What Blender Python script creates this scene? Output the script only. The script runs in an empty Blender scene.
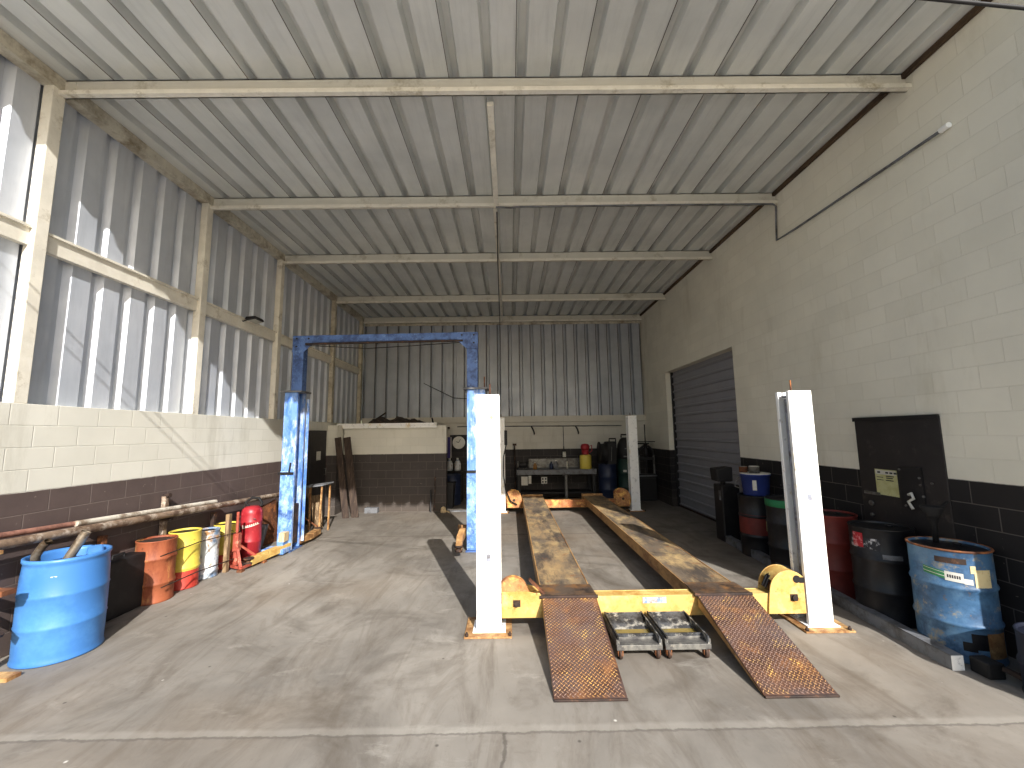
import bpy, bmesh, math, random
from math import sin, cos, pi, radians, sqrt
from mathutils import Vector, Matrix
random.seed(7)
SC = bpy.context.scene
COL = SC.collection
def ang(d): return radians(d)

# ------------------------------------------------------------------ camera
FPX, PITCH, YAW, ROLL, CAMH = 415.5, 0.1188, 0.0064, -0.0134, 1.8988
f = Vector((sin(YAW)*cos(PITCH), cos(YAW)*cos(PITCH), sin(PITCH)))
r0 = Vector((cos(YAW), -sin(YAW), 0)); u0 = r0.cross(f)
rr = cos(ROLL)*r0 + sin(ROLL)*u0; uu = -sin(ROLL)*r0 + cos(ROLL)*u0
cd = bpy.data.cameras.new('camera'); cam = bpy.data.objects.new('camera', cd); COL.objects.link(cam)
mw = Matrix.Identity(4)
for i in range(3):
    mw[i][0] = rr[i]; mw[i][1] = uu[i]; mw[i][2] = -f[i]
mw[2][3] = CAMH
cam.matrix_world = mw
cd.sensor_fit = 'HORIZONTAL'; cd.sensor_width = 36; cd.lens = FPX*36/1024; cd.clip_start = .02; cd.clip_end = 300
SC.camera = cam

# ------------------------------------------------------------------ materials
def lin(c):
    return tuple((v/255/12.92 if v/255 <= .04045 else ((v/255+.055)/1.055)**2.4) for v in c) + (1,)
class NT:
    def __init__(s, name):
        s.m = bpy.data.materials.new(name); s.m.use_nodes = True
        s.t = s.m.node_tree; s.t.nodes.clear()
        s.out = s.n('ShaderNodeOutputMaterial'); s.b = s.n('ShaderNodeBsdfPrincipled')
        s.l(s.b.outputs[0], s.out.inputs[0])
        s.tc = s.n('ShaderNodeTexCoord'); s.co = s.tc.outputs['Object']
    def n(s, ty, **k):
        x = s.t.nodes.new(ty)
        for a, v in k.items(): setattr(x, a, v)
        return x
    def l(s, a, b): s.t.links.new(a, b)
    def put(s, v, sock):
        if hasattr(v, 'is_output'): s.l(v, sock)
        else: sock.default_value = v
    def math(s, op, a, b=0.0, clamp=False):
        x = s.n('ShaderNodeMath', operation=op, use_clamp=clamp); s.put(a, x.inputs[0]); s.put(b, x.inputs[1]); return x.outputs[0]
    def mix(s, fac, a, b, blend='MIX'):
        x = s.n('ShaderNodeMix', data_type='RGBA', blend_type=blend); s.put(fac, x.inputs[0]); s.put(a, x.inputs[6]); s.put(b, x.inputs[7]); return x.outputs[2]
    def vec(s, scale=(1,1,1), loc=(0,0,0), src=None):
        x = s.n('ShaderNodeMapping'); s.l(src or s.co, x.inputs[0]); x.inputs['Scale'].default_value = scale; x.inputs['Location'].default_value = loc; return x.outputs[0]
    def noise(s, scale, detail=6, rough=.6, v=None, dist=0):
        x = s.n('ShaderNodeTexNoise'); s.l(v or s.co, x.inputs['Vector']); x.inputs['Scale'].default_value = scale
        x.inputs['Detail'].default_value = detail; x.inputs['Roughness'].default_value = rough; x.inputs['Distortion'].default_value = dist
        return x.outputs['Fac']
    def rng(s, v, lo, hi, a=0., b=1.):
        x = s.n('ShaderNodeMapRange'); x.clamp = True; s.l(v, x.inputs[0])
        for i, q in enumerate((lo, hi, a, b)): x.inputs[i+1].default_value = q
        return x.outputs[0]
    def bump(s, h, strength=.3, dist=.01, prev=None):
        x = s.n('ShaderNodeBump'); s.l(h, x.inputs['Height']); x.inputs['Strength'].default_value = strength; x.inputs['Distance'].default_value = dist
        if prev: s.l(prev, x.inputs['Normal'])
        s.l(x.outputs[0], s.b.inputs['Normal']); return x.outputs[0]
    def fin(s, col, rough=.6, metal=0.):
        s.put(col, s.b.inputs['Base Color']); s.put(rough, s.b.inputs['Roughness']); s.put(metal, s.b.inputs['Metallic']); return s.m
    def xyz(s):
        x = s.n('ShaderNodeSeparateXYZ'); s.l(s.co, x.inputs[0]); return x.outputs
def mat(name, c, layers=(), rough=.6, metal=0., bump=0., bscale=40, var=.12, spec=None):
    """base colour + worn layers: (colour, noise scale, lo, hi[, stretch])"""
    k = NT(name); col = lin(c)
    n0 = k.noise(3.1, 8, .65)
    col = k.mix(k.rng(n0, .3, .7), tuple(v*(1-var) for v in col[:3])+(1,), tuple(min(1, v*(1+var)) for v in col[:3])+(1,))
    for i, L in enumerate(layers):
        st = L[4] if len(L) > 4 else (1,1,1)
        v = k.vec(st, (i*3.7+1, i*1.9, i*5.1))
        col = k.mix(k.rng(k.noise(L[1], 8, .72, v), L[2]-.05, L[3]-.06), col, lin(L[0]))
    if bump: k.bump(k.noise(bscale, 5), bump, .006)
    if spec is not None: k.b.inputs['Specular IOR Level'].default_value = spec
    return k.fin(col, rough, metal)

def m_floor(name, apron=False):
    k = NT(name); x, y, z = k.xyz()
    base = k.mix(k.rng(k.noise(.55, 10, .62, dist=.6), .32, .68), lin((116,111,104)), lin((160,154,145)))
    base = k.mix(k.rng(k.noise(2.3, 10, .7, k.vec((1.6,.35,1)), 1.2), .47, .70, 0, .60), base, lin((98,88,76)))       # streaks towards the bay
    base = k.mix(k.rng(k.noise(.9, 9, .66, k.vec((1,1,1),(5,2,0)), .8), .52, .70, 0, .75), base, lin((88,80,70)))
    base = k.mix(k.rng(k.noise(1.7, 10, .75, k.vec((.7,1.4,1),(9,4,0)), .5), .58, .74, 0, .55), base, lin((182,177,168)))
    base = k.mix(k.rng(k.noise(.35, 4, .5, k.vec((1,1,1),(2,8,0))), .50, .66, 0, .30), base, lin((142,124,102)))
    base = k.mix(k.rng(k.noise(13, 6, .7), .60, .76, 0, .35), base, lin((80,72,64)))
    sp = k.n('ShaderNodeTexVoronoi'); sp.inputs['Scale'].default_value = 3.3; k.l(k.co, sp.inputs['Vector'])
    base = k.mix(k.rng(sp.outputs['Distance'], .02, .05, .65, 0), base, lin((60,54,48)))
    sp = k.n('ShaderNodeTexVoronoi'); sp.inputs['Scale'].default_value = 2.1; k.l(k.vec((1,1,1),(3.3,1.7,0)), sp.inputs['Vector'])
    base = k.mix(k.rng(sp.outputs['Distance'], .01, .03, .8, 0), base, lin((225,222,214)))
    # darker towards the deep end and the right side of the bay
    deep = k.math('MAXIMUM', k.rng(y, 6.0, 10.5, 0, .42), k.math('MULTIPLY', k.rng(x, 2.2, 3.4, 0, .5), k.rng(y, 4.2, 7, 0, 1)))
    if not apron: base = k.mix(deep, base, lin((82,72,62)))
    wob = k.math('MULTIPLY', k.math('SUBTRACT', k.noise(6, 5), .5), .045)
    fine = k.math('MULTIPLY', k.math('SUBTRACT', k.noise(22, 4), .5), .03)
    yy = k.math('ADD', k.math('ADD', y, wob), fine)
    def line(v, pos, w, col, amt, b):
        d = k.math('ABSOLUTE', k.math('SUBTRACT', v, pos))
        return k.mix(k.rng(d, w*.4, w, amt, 0), b, lin(col))
    jy = 2.90
    base = line(yy, jy+.035, .05, (182,177,168), .25, base)
    base = line(yy, jy, .014, (84,78,72), .5, base)
    if not apron:
        base = line(yy, 8.15, .02, (70,62,54), .55, base)
    xx = k.math('ADD', k.math('ADD', x, k.math('MULTIPLY', wob, 2.0)), fine)
    base = line(xx, -.06, .016, (70,64,58), .55, base) if apron else base
    k.bump(k.noise(60, 6, .7), .25, .004)
    return k.fin(base, k.rng(k.noise(4, 6), .3, .7, .7, .95))

def m_cmu(name, axis, white, dark, split=1.422, off=0., gm=(.87,.87,.86), bs=.35, grime=(140,132,110), slop=.4):
    k = NT(name); s = k.xyz(); z = s[2]; h = s[axis]
    cv = k.n('ShaderNodeCombineXYZ'); k.put(k.math('ADD', h, off), cv.inputs[0]); k.l(z, cv.inputs[1])
    br = k.n('ShaderNodeTexBrick'); k.l(cv.outputs[0], br.inputs['Vector'])
    br.offset = .5; br.inputs['Scale'].default_value = 1; br.inputs['Mortar Size'].default_value = .006; br.inputs['Mortar Smooth'].default_value = .6
    br.inputs['Brick Width'].default_value = .4064; br.inputs['Row Height'].default_value = .2032; br.inputs['Bias'].default_value = 0
    br.inputs['Color1'].default_value = (1,1,1,1); br.inputs['Color2'].default_value = (.93,.93,.92,1); br.inputs['Mortar'].default_value = gm+(1,)
    w = k.mix(k.rng(k.noise(.8, 8, .6), .35, .7), lin(white), tuple(v*.88 for v in lin(white)[:3])+(1,))
    w = k.mix(k.rng(k.noise(1.1, 9, .7, k.vec((1.5,1.5,.35))), .55, .75, 0, slop), w, lin(grime))
    d = k.mix(k.rng(k.noise(1.4, 9, .65), .35, .7), lin(dark), tuple(v*.72 for v in lin(dark)[:3])+(1,))
    d = k.mix(k.rng(k.noise(17, 4, .5), .70, .74, 0, .5), d, lin((150,140,130)))
    d = k.mix(k.rng(z, .0, .5, .45, 0), d, lin((95,84,72)))
    w = k.mix(.85, w, br.outputs['Color'], 'MULTIPLY')
    d = k.mix(.6, d, br.outputs['Color'], 'MULTIPLY')
    d = k.mix(k.math('MULTIPLY', br.outputs['Fac'], .35), d, lin((150,140,132)))
    edge = k.math('ADD', z, k.math('MULTIPLY', k.math('SUBTRACT', k.noise(9, 3), .5), .012))
    col = k.mix(k.rng(edge, split-.004, split+.004), d, w)
    b1 = k.bump(k.math('SUBTRACT', 1.0, br.outputs['Fac']), bs, .012)
    k.bump(k.noise(90, 4, .6), .18, .004, b1)
    return k.fin(col, .75)

def m_sheet(name, c, c2, streak=(2,2,.25), rough=.45, metal=.25):
    k = NT(name)
    col = k.mix(k.rng(k.noise(1.3, 8, .6), .3, .7), lin(c), lin(c2))
    col = k.mix(k.rng(k.noise(4, 8, .7, k.vec(streak)), .5, .78, 0, .35), col, tuple(v*.62 for v in lin(c2)[:3])+(1,))
    return k.fin(col, k.rng(k.noise(5, 5), .3, .7, rough-.08, rough+.15), metal)

M = {}
M['yard'] = mat('yard_bounce_pale', (206,202,194), [((180,174,166),.8,.5,.7)], .9)  # unseen yard, made pale to bounce fill light onto the ceiling
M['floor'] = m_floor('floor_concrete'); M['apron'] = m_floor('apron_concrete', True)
M['cmu_left'] = m_cmu('block_left', 1, (230,228,218), (104,90,87), off=.10)
M['cmu_right'] = m_cmu('block_right', 1, (240,236,222), (36,33,34), off=.05, grime=(186,178,154), slop=.4, gm=(.91,.905,.89))
M['cmu_back'] = m_cmu('block_back', 0, (212,209,200), (62,58,57))
M['cmu_room'] = m_cmu('block_room', 0, (230,228,218), (84,78,76), off=.1)
M['roof'] = m_sheet('roof_sheet', (228,229,226), (208,210,208), streak=(2.5,.2,2))
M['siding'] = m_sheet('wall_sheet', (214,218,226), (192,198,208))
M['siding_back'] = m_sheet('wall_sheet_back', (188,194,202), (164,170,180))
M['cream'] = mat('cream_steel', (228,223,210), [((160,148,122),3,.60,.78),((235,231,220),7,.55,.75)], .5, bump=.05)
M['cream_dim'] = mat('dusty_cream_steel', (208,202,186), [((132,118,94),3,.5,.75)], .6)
M['beam_web'] = mat('dusty_shaded_beam_web', (212,208,195), [((168,160,138),3,.60,.78)], .6, var=.05)  # dust plus painted shade, so the bounce-lit lip reads paler
M['timber'] = mat('brown_timber', (98,78,56), [((60,46,34),4,.45,.7,(1,.2,1))], .8)
M['white'] = mat('white_paint', (248,248,246), [((222,205,160),5,.62,.76,(1,1,.5)),((205,205,205),12,.62,.72)], .4, bump=.04, var=.03)
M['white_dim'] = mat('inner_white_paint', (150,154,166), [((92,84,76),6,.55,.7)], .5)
M['blue'] = mat('blue_paint', (96,136,196), [((150,185,225),9,.50,.62,(1,1,.5)),((62,96,160),5,.55,.7),((200,215,230),14,.62,.72,(1,1,.4))], .5, bump=.06)
M['blue_dark'] = mat('dark_blue_paint', (88,118,172), [((56,76,120),6,.5,.65),((120,150,195),10,.62,.72)], .5)
M['blue_worn'] = mat('worn_blue_paint', (112,150,206), [((205,214,226),6,.53,.66,(1,1,.3)),((70,115,190),9,.52,.68,(1,1,.4))], .5)
M['yellow'] = mat('yellow_paint', (204,174,106), [((190,136,66),4,.52,.72),((120,80,44),9,.66,.74),((226,200,130),7,.55,.7)], .5, bump=.05)
M['yellow_rust'] = mat('rusty_orange_paint', (190,142,96), [((156,94,54),5,.48,.66),((240,196,110),7,.55,.68)], .6, bump=.1)
M['runway'] = mat('worn_runway_plate', (168,142,104), [((116,104,90),1.6,.42,.60,(1.5,.5,1)),((184,160,118),3.3,.54,.70,(1,.6,1)),((80,72,66),2.2,.54,.68,(1.8,.5,1)),((140,92,54),6,.63,.74)], .65, bump=.05)
M['runway_side'] = mat('tan_runway_side', (180,142,92), [((120,80,46),4,.5,.7,(1,.4,1)),((90,66,48),8,.62,.74)], .65)
M['flap'] = mat('worn_flap_steel', (110,96,84), [((150,110,70),5,.5,.7),((66,58,54),4,.52,.7)], .55, .3)
M['tread_base'] = mat('rusty_tread_base', (104,74,58), [((74,52,44),4,.45,.65),((138,96,62),6,.57,.7),((92,76,72),2.2,.52,.66)], .7, .15, bump=.1)
M['tread_top'] = mat('worn_tread_lugs', (178,138,88), [((140,102,76),3,.48,.65),((140,118,108),1.8,.48,.62),((220,184,108),6,.58,.7)], .5, .2)
M['rust'] = mat('rusty_steel', (128,82,54), [((84,54,40),6,.45,.65),((168,110,66),9,.55,.7)], .8, bump=.15)
M['rust_dark'] = mat('dark_rusty_steel', (74,58,50), [((48,40,38),6,.45,.65),((120,84,60),9,.6,.72)], .75, .2, bump=.1)
M['rust_tan'] = mat('tan_rusty_plate', (176,138,92), [((128,88,54),5,.45,.66),((204,170,120),7,.55,.7)], .7, bump=.08)
M['orange'] = mat('orange_rusty_drum', (158,92,62), [((128,66,42),4,.48,.64,(1,1,.4)),((200,150,92),5,.56,.70,(1,1,.35)),((90,60,44),8,.66,.74)], .6, bump=.08)
M['plastic_blue'] = mat('blue_plastic', (72,126,188), [((88,144,204),2,.5,.7)], .38, var=.04)
M['drum_yellow'] = mat('yellow_drum_paint', (212,194,88), [((190,154,62),6,.62,.74),((150,110,50),12,.68,.76)], .45, bump=.05)
M['drum_red'] = mat('red_drum_paint', (184,70,58), [((150,44,36),5,.5,.7),((226,120,90),9,.62,.74)], .5)
M['red'] = mat('red_tank_paint', (158,46,54), [((140,30,40),5,.55,.7),((210,80,84),9,.62,.74)], .4)
M['jack'] = mat('faded_red_paint', (166,86,72), [((150,70,52),7,.5,.66),((222,150,126),9,.6,.72)], .6)
M['drum_white'] = mat('peeling_white_drum', (206,210,214), [((110,132,160),5,.5,.62,(1,1,.6)),((168,130,88),7,.57,.68),((84,80,80),9,.62,.7)], .55, bump=.08)
M['drum_blue'] = mat('weathered_blue_drum', (72,110,146), [((104,138,166),3,.5,.68),((50,78,108),5,.52,.7),((150,142,124),6,.60,.70),((120,100,80),10,.68,.76)], .5, bump=.06)
M['drum_black'] = mat('black_drum_paint', (22,22,26), [((40,39,43),5,.55,.72)], .4)
M['drum_redbrown'] = mat('dull_red_drum', (116,44,38), [((96,36,32),5,.5,.7)], .5)
M['drum_navy'] = mat('navy_drum', (30,42,70), [((26,36,64),5,.5,.7)], .45)
M['navy_dark'] = mat('near_black_navy', (22,28,46), [], .6)
M['black'] = mat('black_steel', (26,25,27), [((42,39,40),6,.56,.72)], .55, var=.1)
M['black_door'] = mat('black_door_paint', (46,42,42), [((38,35,36),4,.5,.7),((72,66,62),8,.62,.74)], .5)
M['rubber'] = mat('black_rubber', (28,27,28), [], .7)
M['grey'] = mat('grey_steel', (138,138,136), [((96,92,88),6,.5,.68)], .45, .6)
M['grey_paint'] = mat('grey_paint', (120,122,126), [((82,80,78),6,.52,.7)], .6)
M['pan'] = mat('oily_grey_pan', (132,130,124), [((84,82,82),5,.46,.62),((170,164,150),8,.58,.7)], .5, .3)
M['pan_in'] = mat('blackened_pan', (96,98,102), [((44,44,46),5,.45,.6),((190,186,176),7,.57,.68)], .5, .3)
M['oil'] = mat('old_oil', (112,100,54), [((80,70,40),4,.5,.7)], .25)
M['wood'] = mat('weathered_wood', (150,126,96), [((104,84,64),7,.45,.66,(4,4,.4)),((184,164,132),9,.58,.7,(4,4,.4))], .8)
M['wood_pale'] = mat('pale_wood', (216,196,158), [((176,150,112),8,.52,.68,(4,4,.4))], .8)
M['wood_dark'] = mat('dark_wood', (84,70,60), [((56,46,42),7,.45,.66,(4,4,.4)),((112,96,82),9,.6,.72,(4,4,.4))], .85)
M['pipe'] = mat('brown_pipe', (150,130,112), [((104,84,70),4,.48,.64),((196,184,170),6,.56,.68)], .55, .2, bump=.06)
M['pipe_white'] = mat('whitish_pipe', (204,198,186), [((140,124,108),4,.52,.66)], .5)
M['pipe_pink'] = mat('reddish_pipe', (152,112,98), [((110,78,68),5,.5,.66)], .6)
M['galv'] = mat('galvanised_pipe', (156,146,132), [((112,96,78),7,.5,.64)], .4, .6)
M['shutter'] = mat('grey_shutter', (150,150,156), [], .5, .1, var=.05)
M['label_white'] = mat('white_label', (206,204,195), [((190,184,166),8,.55,.7)], .6)
M['label_yellow'] = mat('yellowed_label', (196,194,146), [((182,178,120),9,.5,.7)], .6)
M['label_cream'] = mat('cream_label', (214,200,158), [((170,150,110),9,.56,.7)], .6)
M['ink'] = mat('dark_ink', (52,52,56), [], .7)
M['green'] = mat('green_plastic', (40,128,84), [((30,110,66),7,.5,.7)], .5)
M['green_dark'] = mat('dark_green_paint', (32,66,58), [((24,46,44),5,.5,.7)], .5)
M['blue_bucket'] = mat('blue_bucket', (44,60,124), [], .4)
M['clockface'] = mat('clock_face', (226,226,220), [], .4)
M['purple'] = mat('violet_tube', (70,62,130), [], .4)
M['tarp'] = mat('dusty_tarp', (84,72,64), [((52,46,42),5,.45,.65),((112,96,82),8,.58,.72)], .85)
M['decal_red'] = mat('red_decal', (178,40,52), [((210,150,150),14,.55,.62)], .5)
M['decal_smear'] = mat('scuffed_decal', (190,188,190), [((40,40,46),12,.46,.54)], .6)
M['green_label'] = mat('green_label', (60,130,84), [], .6)
M['amber'] = mat('amber_bottle', (150,110,60), [], .35)
M['cable'] = mat('black_cable', (38,37,38), [], .6)
M['lens'] = mat('lamp_glass', (190,190,180), [], .2)

# ------------------------------------------------------------------ mesh builder
class MB:
    def __init__(s, origin=(0,0,0)):
        s.v, s.f, s.mi, s.sm = [], [], [], []; s.o = Vector(origin)
    def add(s, vs, fs, mi=0, smooth=False):
        b = len(s.v); s.v += [Vector(p)-s.o for p in vs]
        for q in fs: s.f.append([i+b for i in q]); s.mi.append(mi); s.sm.append(smooth)
        return s
    def box(s, x0,x1,y0,y1,z0,z1, mi=0):
        v = [(x,y,z) for z in (z0,z1) for y in (y0,y1) for x in (x0,x1)]
        return s.add(v, [(0,2,3,1),(4,5,7,6),(0,1,5,4),(2,6,7,3),(0,4,6,2),(1,3,7,5)], mi)
    def hexa(s, bot, top, mi=0):
        """eight corners: four of the bottom, four of the top, both counter-clockwise from above"""
        return s.add(list(bot)+list(top), [(3,2,1,0),(4,5,6,7),(0,1,5,4),(1,2,6,5),(2,3,7,6),(3,0,4,7)], mi)
    def bar(s, p, q, w, h, up=(0,0,1), mi=0):
        p, q = Vector(p), Vector(q); d = (q-p).normalized(); a = d.cross(Vector(up))
        if a.length < 1e-4: a = d.cross(Vector((0,1,0)))
        a.normalize(); b = a.cross(d); a *= w/2; b *= h/2
        c = [(-1,-1),(1,-1),(1,1),(-1,1)]
        v = [p+a*i+b*j for i,j in c]+[q+a*i+b*j for i,j in c]
        return s.add(v, [(0,1,2,3),(7,6,5,4),(0,4,5,1),(1,5,6,2),(2,6,7,3),(3,7,4,0)], mi)
    def tube(s, pts, r, n=10, mi=0, cap=True, r1=None):
        pts = [Vector(p) for p in pts]; N = len(pts); rings = []
        ref = None
        for i, p in enumerate(pts):
            d = (pts[min(i+1,N-1)]-pts[max(i-1,0)]).normalized()
            if ref is None:
                ref = d.cross(Vector((0,0,1)))
                if ref.length < 1e-3: ref = d.cross(Vector((0,1,0)))
            a = (ref - d*ref.dot(d)).normalized(); b = d.cross(a); ref = a
            rad = r if r1 is None else r+(r1-r)*i/(N-1)
            rings.append([p+a*cos(2*pi*j/n)*rad+b*sin(2*pi*j/n)*rad for j in range(n)])
        v = [p for g in rings for p in g]; fs = []
        for i in range(N-1):
            for j in range(n):
                fs.append((i*n+j, i*n+(j+1)%n, (i+1)*n+(j+1)%n, (i+1)*n+j))
        s.add(v, fs, mi, True)
        if cap:
            s.add(rings[0], [tuple(reversed(range(n)))], mi); s.add(rings[-1], [tuple(range(n))], mi)
        return s
    def lathe(s, prof, c=(0,0,0), n=32, mi=0, axis='z', smooth=True, mis=None):
        """prof: (radius, height) pairs from the bottom up"""
        c = Vector(c); v = []; K = len(prof)
        for (r, h) in prof:
            for j in range(n):
                a = 2*pi*j/n
                x, y = r*cos(a), r*sin(a)
                v.append(c+Vector({'z':(x,y,h),'y':(x,h,-y),'x':(h,x,y)}[axis]))
        for i in range(K-1):
            fs = [(i*n+j, i*n+(j+1)%n, (i+1)*n+(j+1)%n, (i+1)*n+j) for j in range(n)]
            b = len(s.v)
            if i == 0: s.v += [p-s.o for p in v]; base = b
            for q in fs: s.f.append([t+base for t in q]); s.mi.append(mis[i] if mis else mi); s.sm.append(smooth)
        if prof[0][0] > 1e-4: s.f.append([base+j for j in reversed(range(n))]); s.mi.append(mis[0] if mis else mi); s.sm.append(False)
        if prof[-1][0] > 1e-4: s.f.append([base+(K-1)*n+j for j in range(n)]); s.mi.append(mis[-1] if mis else mi); s.sm.append(False)
        return s
    def prism(s, poly, a, b, axis='y', mi=0):
        """poly in the plane across the axis: y -> (x,z); x -> (y,z); z -> (x,y)"""
        def P(p, t): return {'y':(p[0],t,p[1]),'x':(t,p[0],p[1]),'z':(p[0],p[1],t)}[axis]
        n = len(poly); v = [P(p,a) for p in poly]+[P(p,b) for p in poly]
        fs = [tuple(range(n)), tuple(reversed(range(n,2*n)))]+[(i,i+n,(i+1)%n+n,(i+1)%n) for i in range(n)]
        return s.add(v, fs, mi)
    def patch(s, c, r, a0, a1, z0, z1, n=10, mi=0, skew=0.):
        """curved label on a cylinder: angles in degrees; skew lifts the far end"""
        v = []
        for i in range(n+1):
            t = i/n; a = ang(a0+(a1-a0)*t)
            for z in (z0, z1): v.append((c[0]+r*cos(a), c[1]+r*sin(a), c[2]+z+skew*t))
        return s.add(v, [(2*i,2*i+2,2*i+3,2*i+1) for i in range(n)], mi, True)
    def build(s, name, mats, parent=None, bevel=0., solid=0.):
        me = bpy.data.meshes.new(name); me.from_pydata([tuple(p) for p in s.v], [], s.f)
        for m in (mats if isinstance(mats, (list, tuple)) else [mats]): me.materials.append(M[m] if isinstance(m, str) else m)
        for p, i, q in zip(me.polygons, s.mi, s.sm): p.material_index = i; p.use_smooth = q
        b = bmesh.new(); b.from_mesh(me); bmesh.ops.recalc_face_normals(b, faces=b.faces); b.to_mesh(me); b.free()
        o = bpy.data.objects.new(name, me); COL.objects.link(o)
        if parent is not None: o.parent = parent
        else: o.location = s.o
        if bevel:
            w = o.modifiers.new('bevel', 'BEVEL'); w.width = bevel; w.segments = 2; w.limit_method = 'ANGLE'; w.angle_limit = ang(40)
        return o
def tag(o, label=None, cat=None, group=None, kind=None):
    if label: o['label'] = label
    if cat: o['category'] = cat
    if group: o['group'] = group
    if kind: o['kind'] = kind
    return o
def thing(name, label, cat, loc=(0,0,0), group=None, rz=0):
    o = bpy.data.objects.new(name, None); COL.objects.link(o); o.location = loc; o.rotation_euler = (0,0,rz); o.empty_display_size = .1
    return tag(o, label, cat, group)
def struct(mb, name, mats, **k):
    return tag(mb.build(name, mats, **k), kind='structure')
def dup(root, loc, label=None, rz=None):
    r = root.copy(); COL.objects.link(r); r.location = loc
    if rz is not None: r.rotation_euler = (0,0,rz)
    if label: r['label'] = label
    for ch in list(root.children):
        c = ch.copy(); COL.objects.link(c); c.parent = r
        for g in list(ch.children):
            d = g.copy(); COL.objects.link(d); d.parent = c
    return r
def single(mb, name, mats, label, cat, group=None, **k):
    return tag(mb.build(name, mats, **k), label, cat, group)

# ------------------------------------------------------------------ the building
XL, XR, YB, ZC, YF = -4.49, 4.14, 12.73, 5.55, 2.6
BY = [3.88, 6.02, 8.06, 10.62, 12.62]          # roof beams
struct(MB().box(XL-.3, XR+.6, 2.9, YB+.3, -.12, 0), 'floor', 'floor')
struct(MB().box(-30, 30, -30, .3, -.12, 0), 'ground.001', 'yard')
g = MB()
g.box(-30, 30, .3, 2.9, -.12, 0); g.box(-30, XL-.3, 2.9, 30, -.12, 0); g.box(XR+.6, 30, 2.9, 30, -.12, 0)
struct(g, 'ground', 'apron')
struct(MB().box(XL-.21, XL, 2.6, YB+.2, 0, 2.235), 'wall_left', 'cmu_left', bevel=.004)
w = MB(); DY0, DY1, DZ = 7.56, 10.9, 3.45
w.box(XR, XR+.24, 2.5, DY0, 0, 5.95); w.box(XR, XR+.24, DY1, YB+.2, 0, 5.95); w.box(XR, XR+.24, DY0, DY1, DZ, 5.95)
struct(w, 'wall_right', 'cmu_right')
struct(MB().box(XL, XR, YB, YB+.2, 0, 2.24), 'wall_back', 'cmu_back')
PITCHR, FL, DEP = .343, .105, .09
def rib_profile(a, b, start):
    """(position, depth) along a wide-pan sheet: pans at 0, narrow flutes at DEP"""
    p = []; t = start
    while t < b:
        for d, h in ((0,0),(PITCHR-FL,0),(PITCHR-FL+.022,1),(PITCHR-.022,1)):
            if a <= t+d <= b: p.append((t+d, h*DEP))
        t += PITCHR
    return [(a, p[0][1])]+p+[(b, p[-1][1])]
# roof: flutes rise above the pans
s = MB(); pr = rib_profile(XL-.25, XR, XL-.15-.29)
for (xa, ha), (xb, hb) in zip(pr, pr[1:]):
    s.add([(xa,YF,ZC+ha),(xb,YF,ZC+hb),(xb,YB+.2,ZC+hb),(xa,YB+.2,ZC+ha)], [(0,1,2,3)])
pr2 = [x for x in pr]
struct(s, 'ceiling', 'roof')
# thin lap seams of the roof sheets, every third flute
s = MB()
k = XL-.15-.29+PITCHR-FL
i = 0
while k < XR-.1:
    if i % 2 == 0 and k > XL: s.box(k-.009, k-.004, YF, YB, ZC-.004, ZC+.001)
    k += PITCHR; i += 1
struct(s, 'trim_seams', 'rust_dark')
# left wall sheet: pans stand inwards, flutes lie outwards
def wall_profile(a, b, start):
    p = []; t = start
    while t < b:
        for d, h in ((0,0),(PITCHR-.145,0),(PITCHR-.12,1),(PITCHR-.045,1)):
            if a <= t+d <= b: p.append((t+d, h*.06))
        t += PITCHR
    return [(a, p[0][1])]+p+[(b, p[-1][1])]
s = MB(); pr = wall_profile(YF, YB, YF-.06); XS = XL-.125
for (ya, ha), (yb, hb) in zip(pr, pr[1:]):
    s.add([(XS-ha,ya,2.2),(XS-hb,yb,2.2),(XS-hb,yb,ZC+.06),(XS-ha,ya,ZC+.06)], [(0,1,2,3)])
struct(s, 'wall_left.001', 'siding')
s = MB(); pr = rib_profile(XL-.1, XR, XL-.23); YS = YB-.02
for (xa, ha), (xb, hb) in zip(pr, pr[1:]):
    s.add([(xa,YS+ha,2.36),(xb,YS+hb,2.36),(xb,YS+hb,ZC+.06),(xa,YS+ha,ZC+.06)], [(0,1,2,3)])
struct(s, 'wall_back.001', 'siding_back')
s = MB()
for (xa, ha), (xb, hb) in zip(pr, pr[1:]):
    if hb > ha: s.box(xa-.008, xa+.006, YS-.006, YS+.002, 2.36, 5.35)
struct(s, 'trim_back_seams', 'rust_dark')
# beams: C-sections; bounce light on the lower flange painted as paler cream
for i, y in enumerate(BY):
    b = MB(); x0 = XL-.01 if i < 4 else XL; x1 = XR-.002 if i else XR+0.0
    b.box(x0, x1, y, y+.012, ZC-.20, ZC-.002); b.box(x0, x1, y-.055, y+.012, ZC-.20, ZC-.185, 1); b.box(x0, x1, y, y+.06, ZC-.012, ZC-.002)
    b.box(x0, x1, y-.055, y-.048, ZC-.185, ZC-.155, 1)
    if i < 4:
        b.box(XL-.01, XL+.10, y-.006, y+.001, ZC-.19, ZC-.02)
    struct(b, 'trim_%d' % (i+1), ['beam_web', 'cream'])
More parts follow.
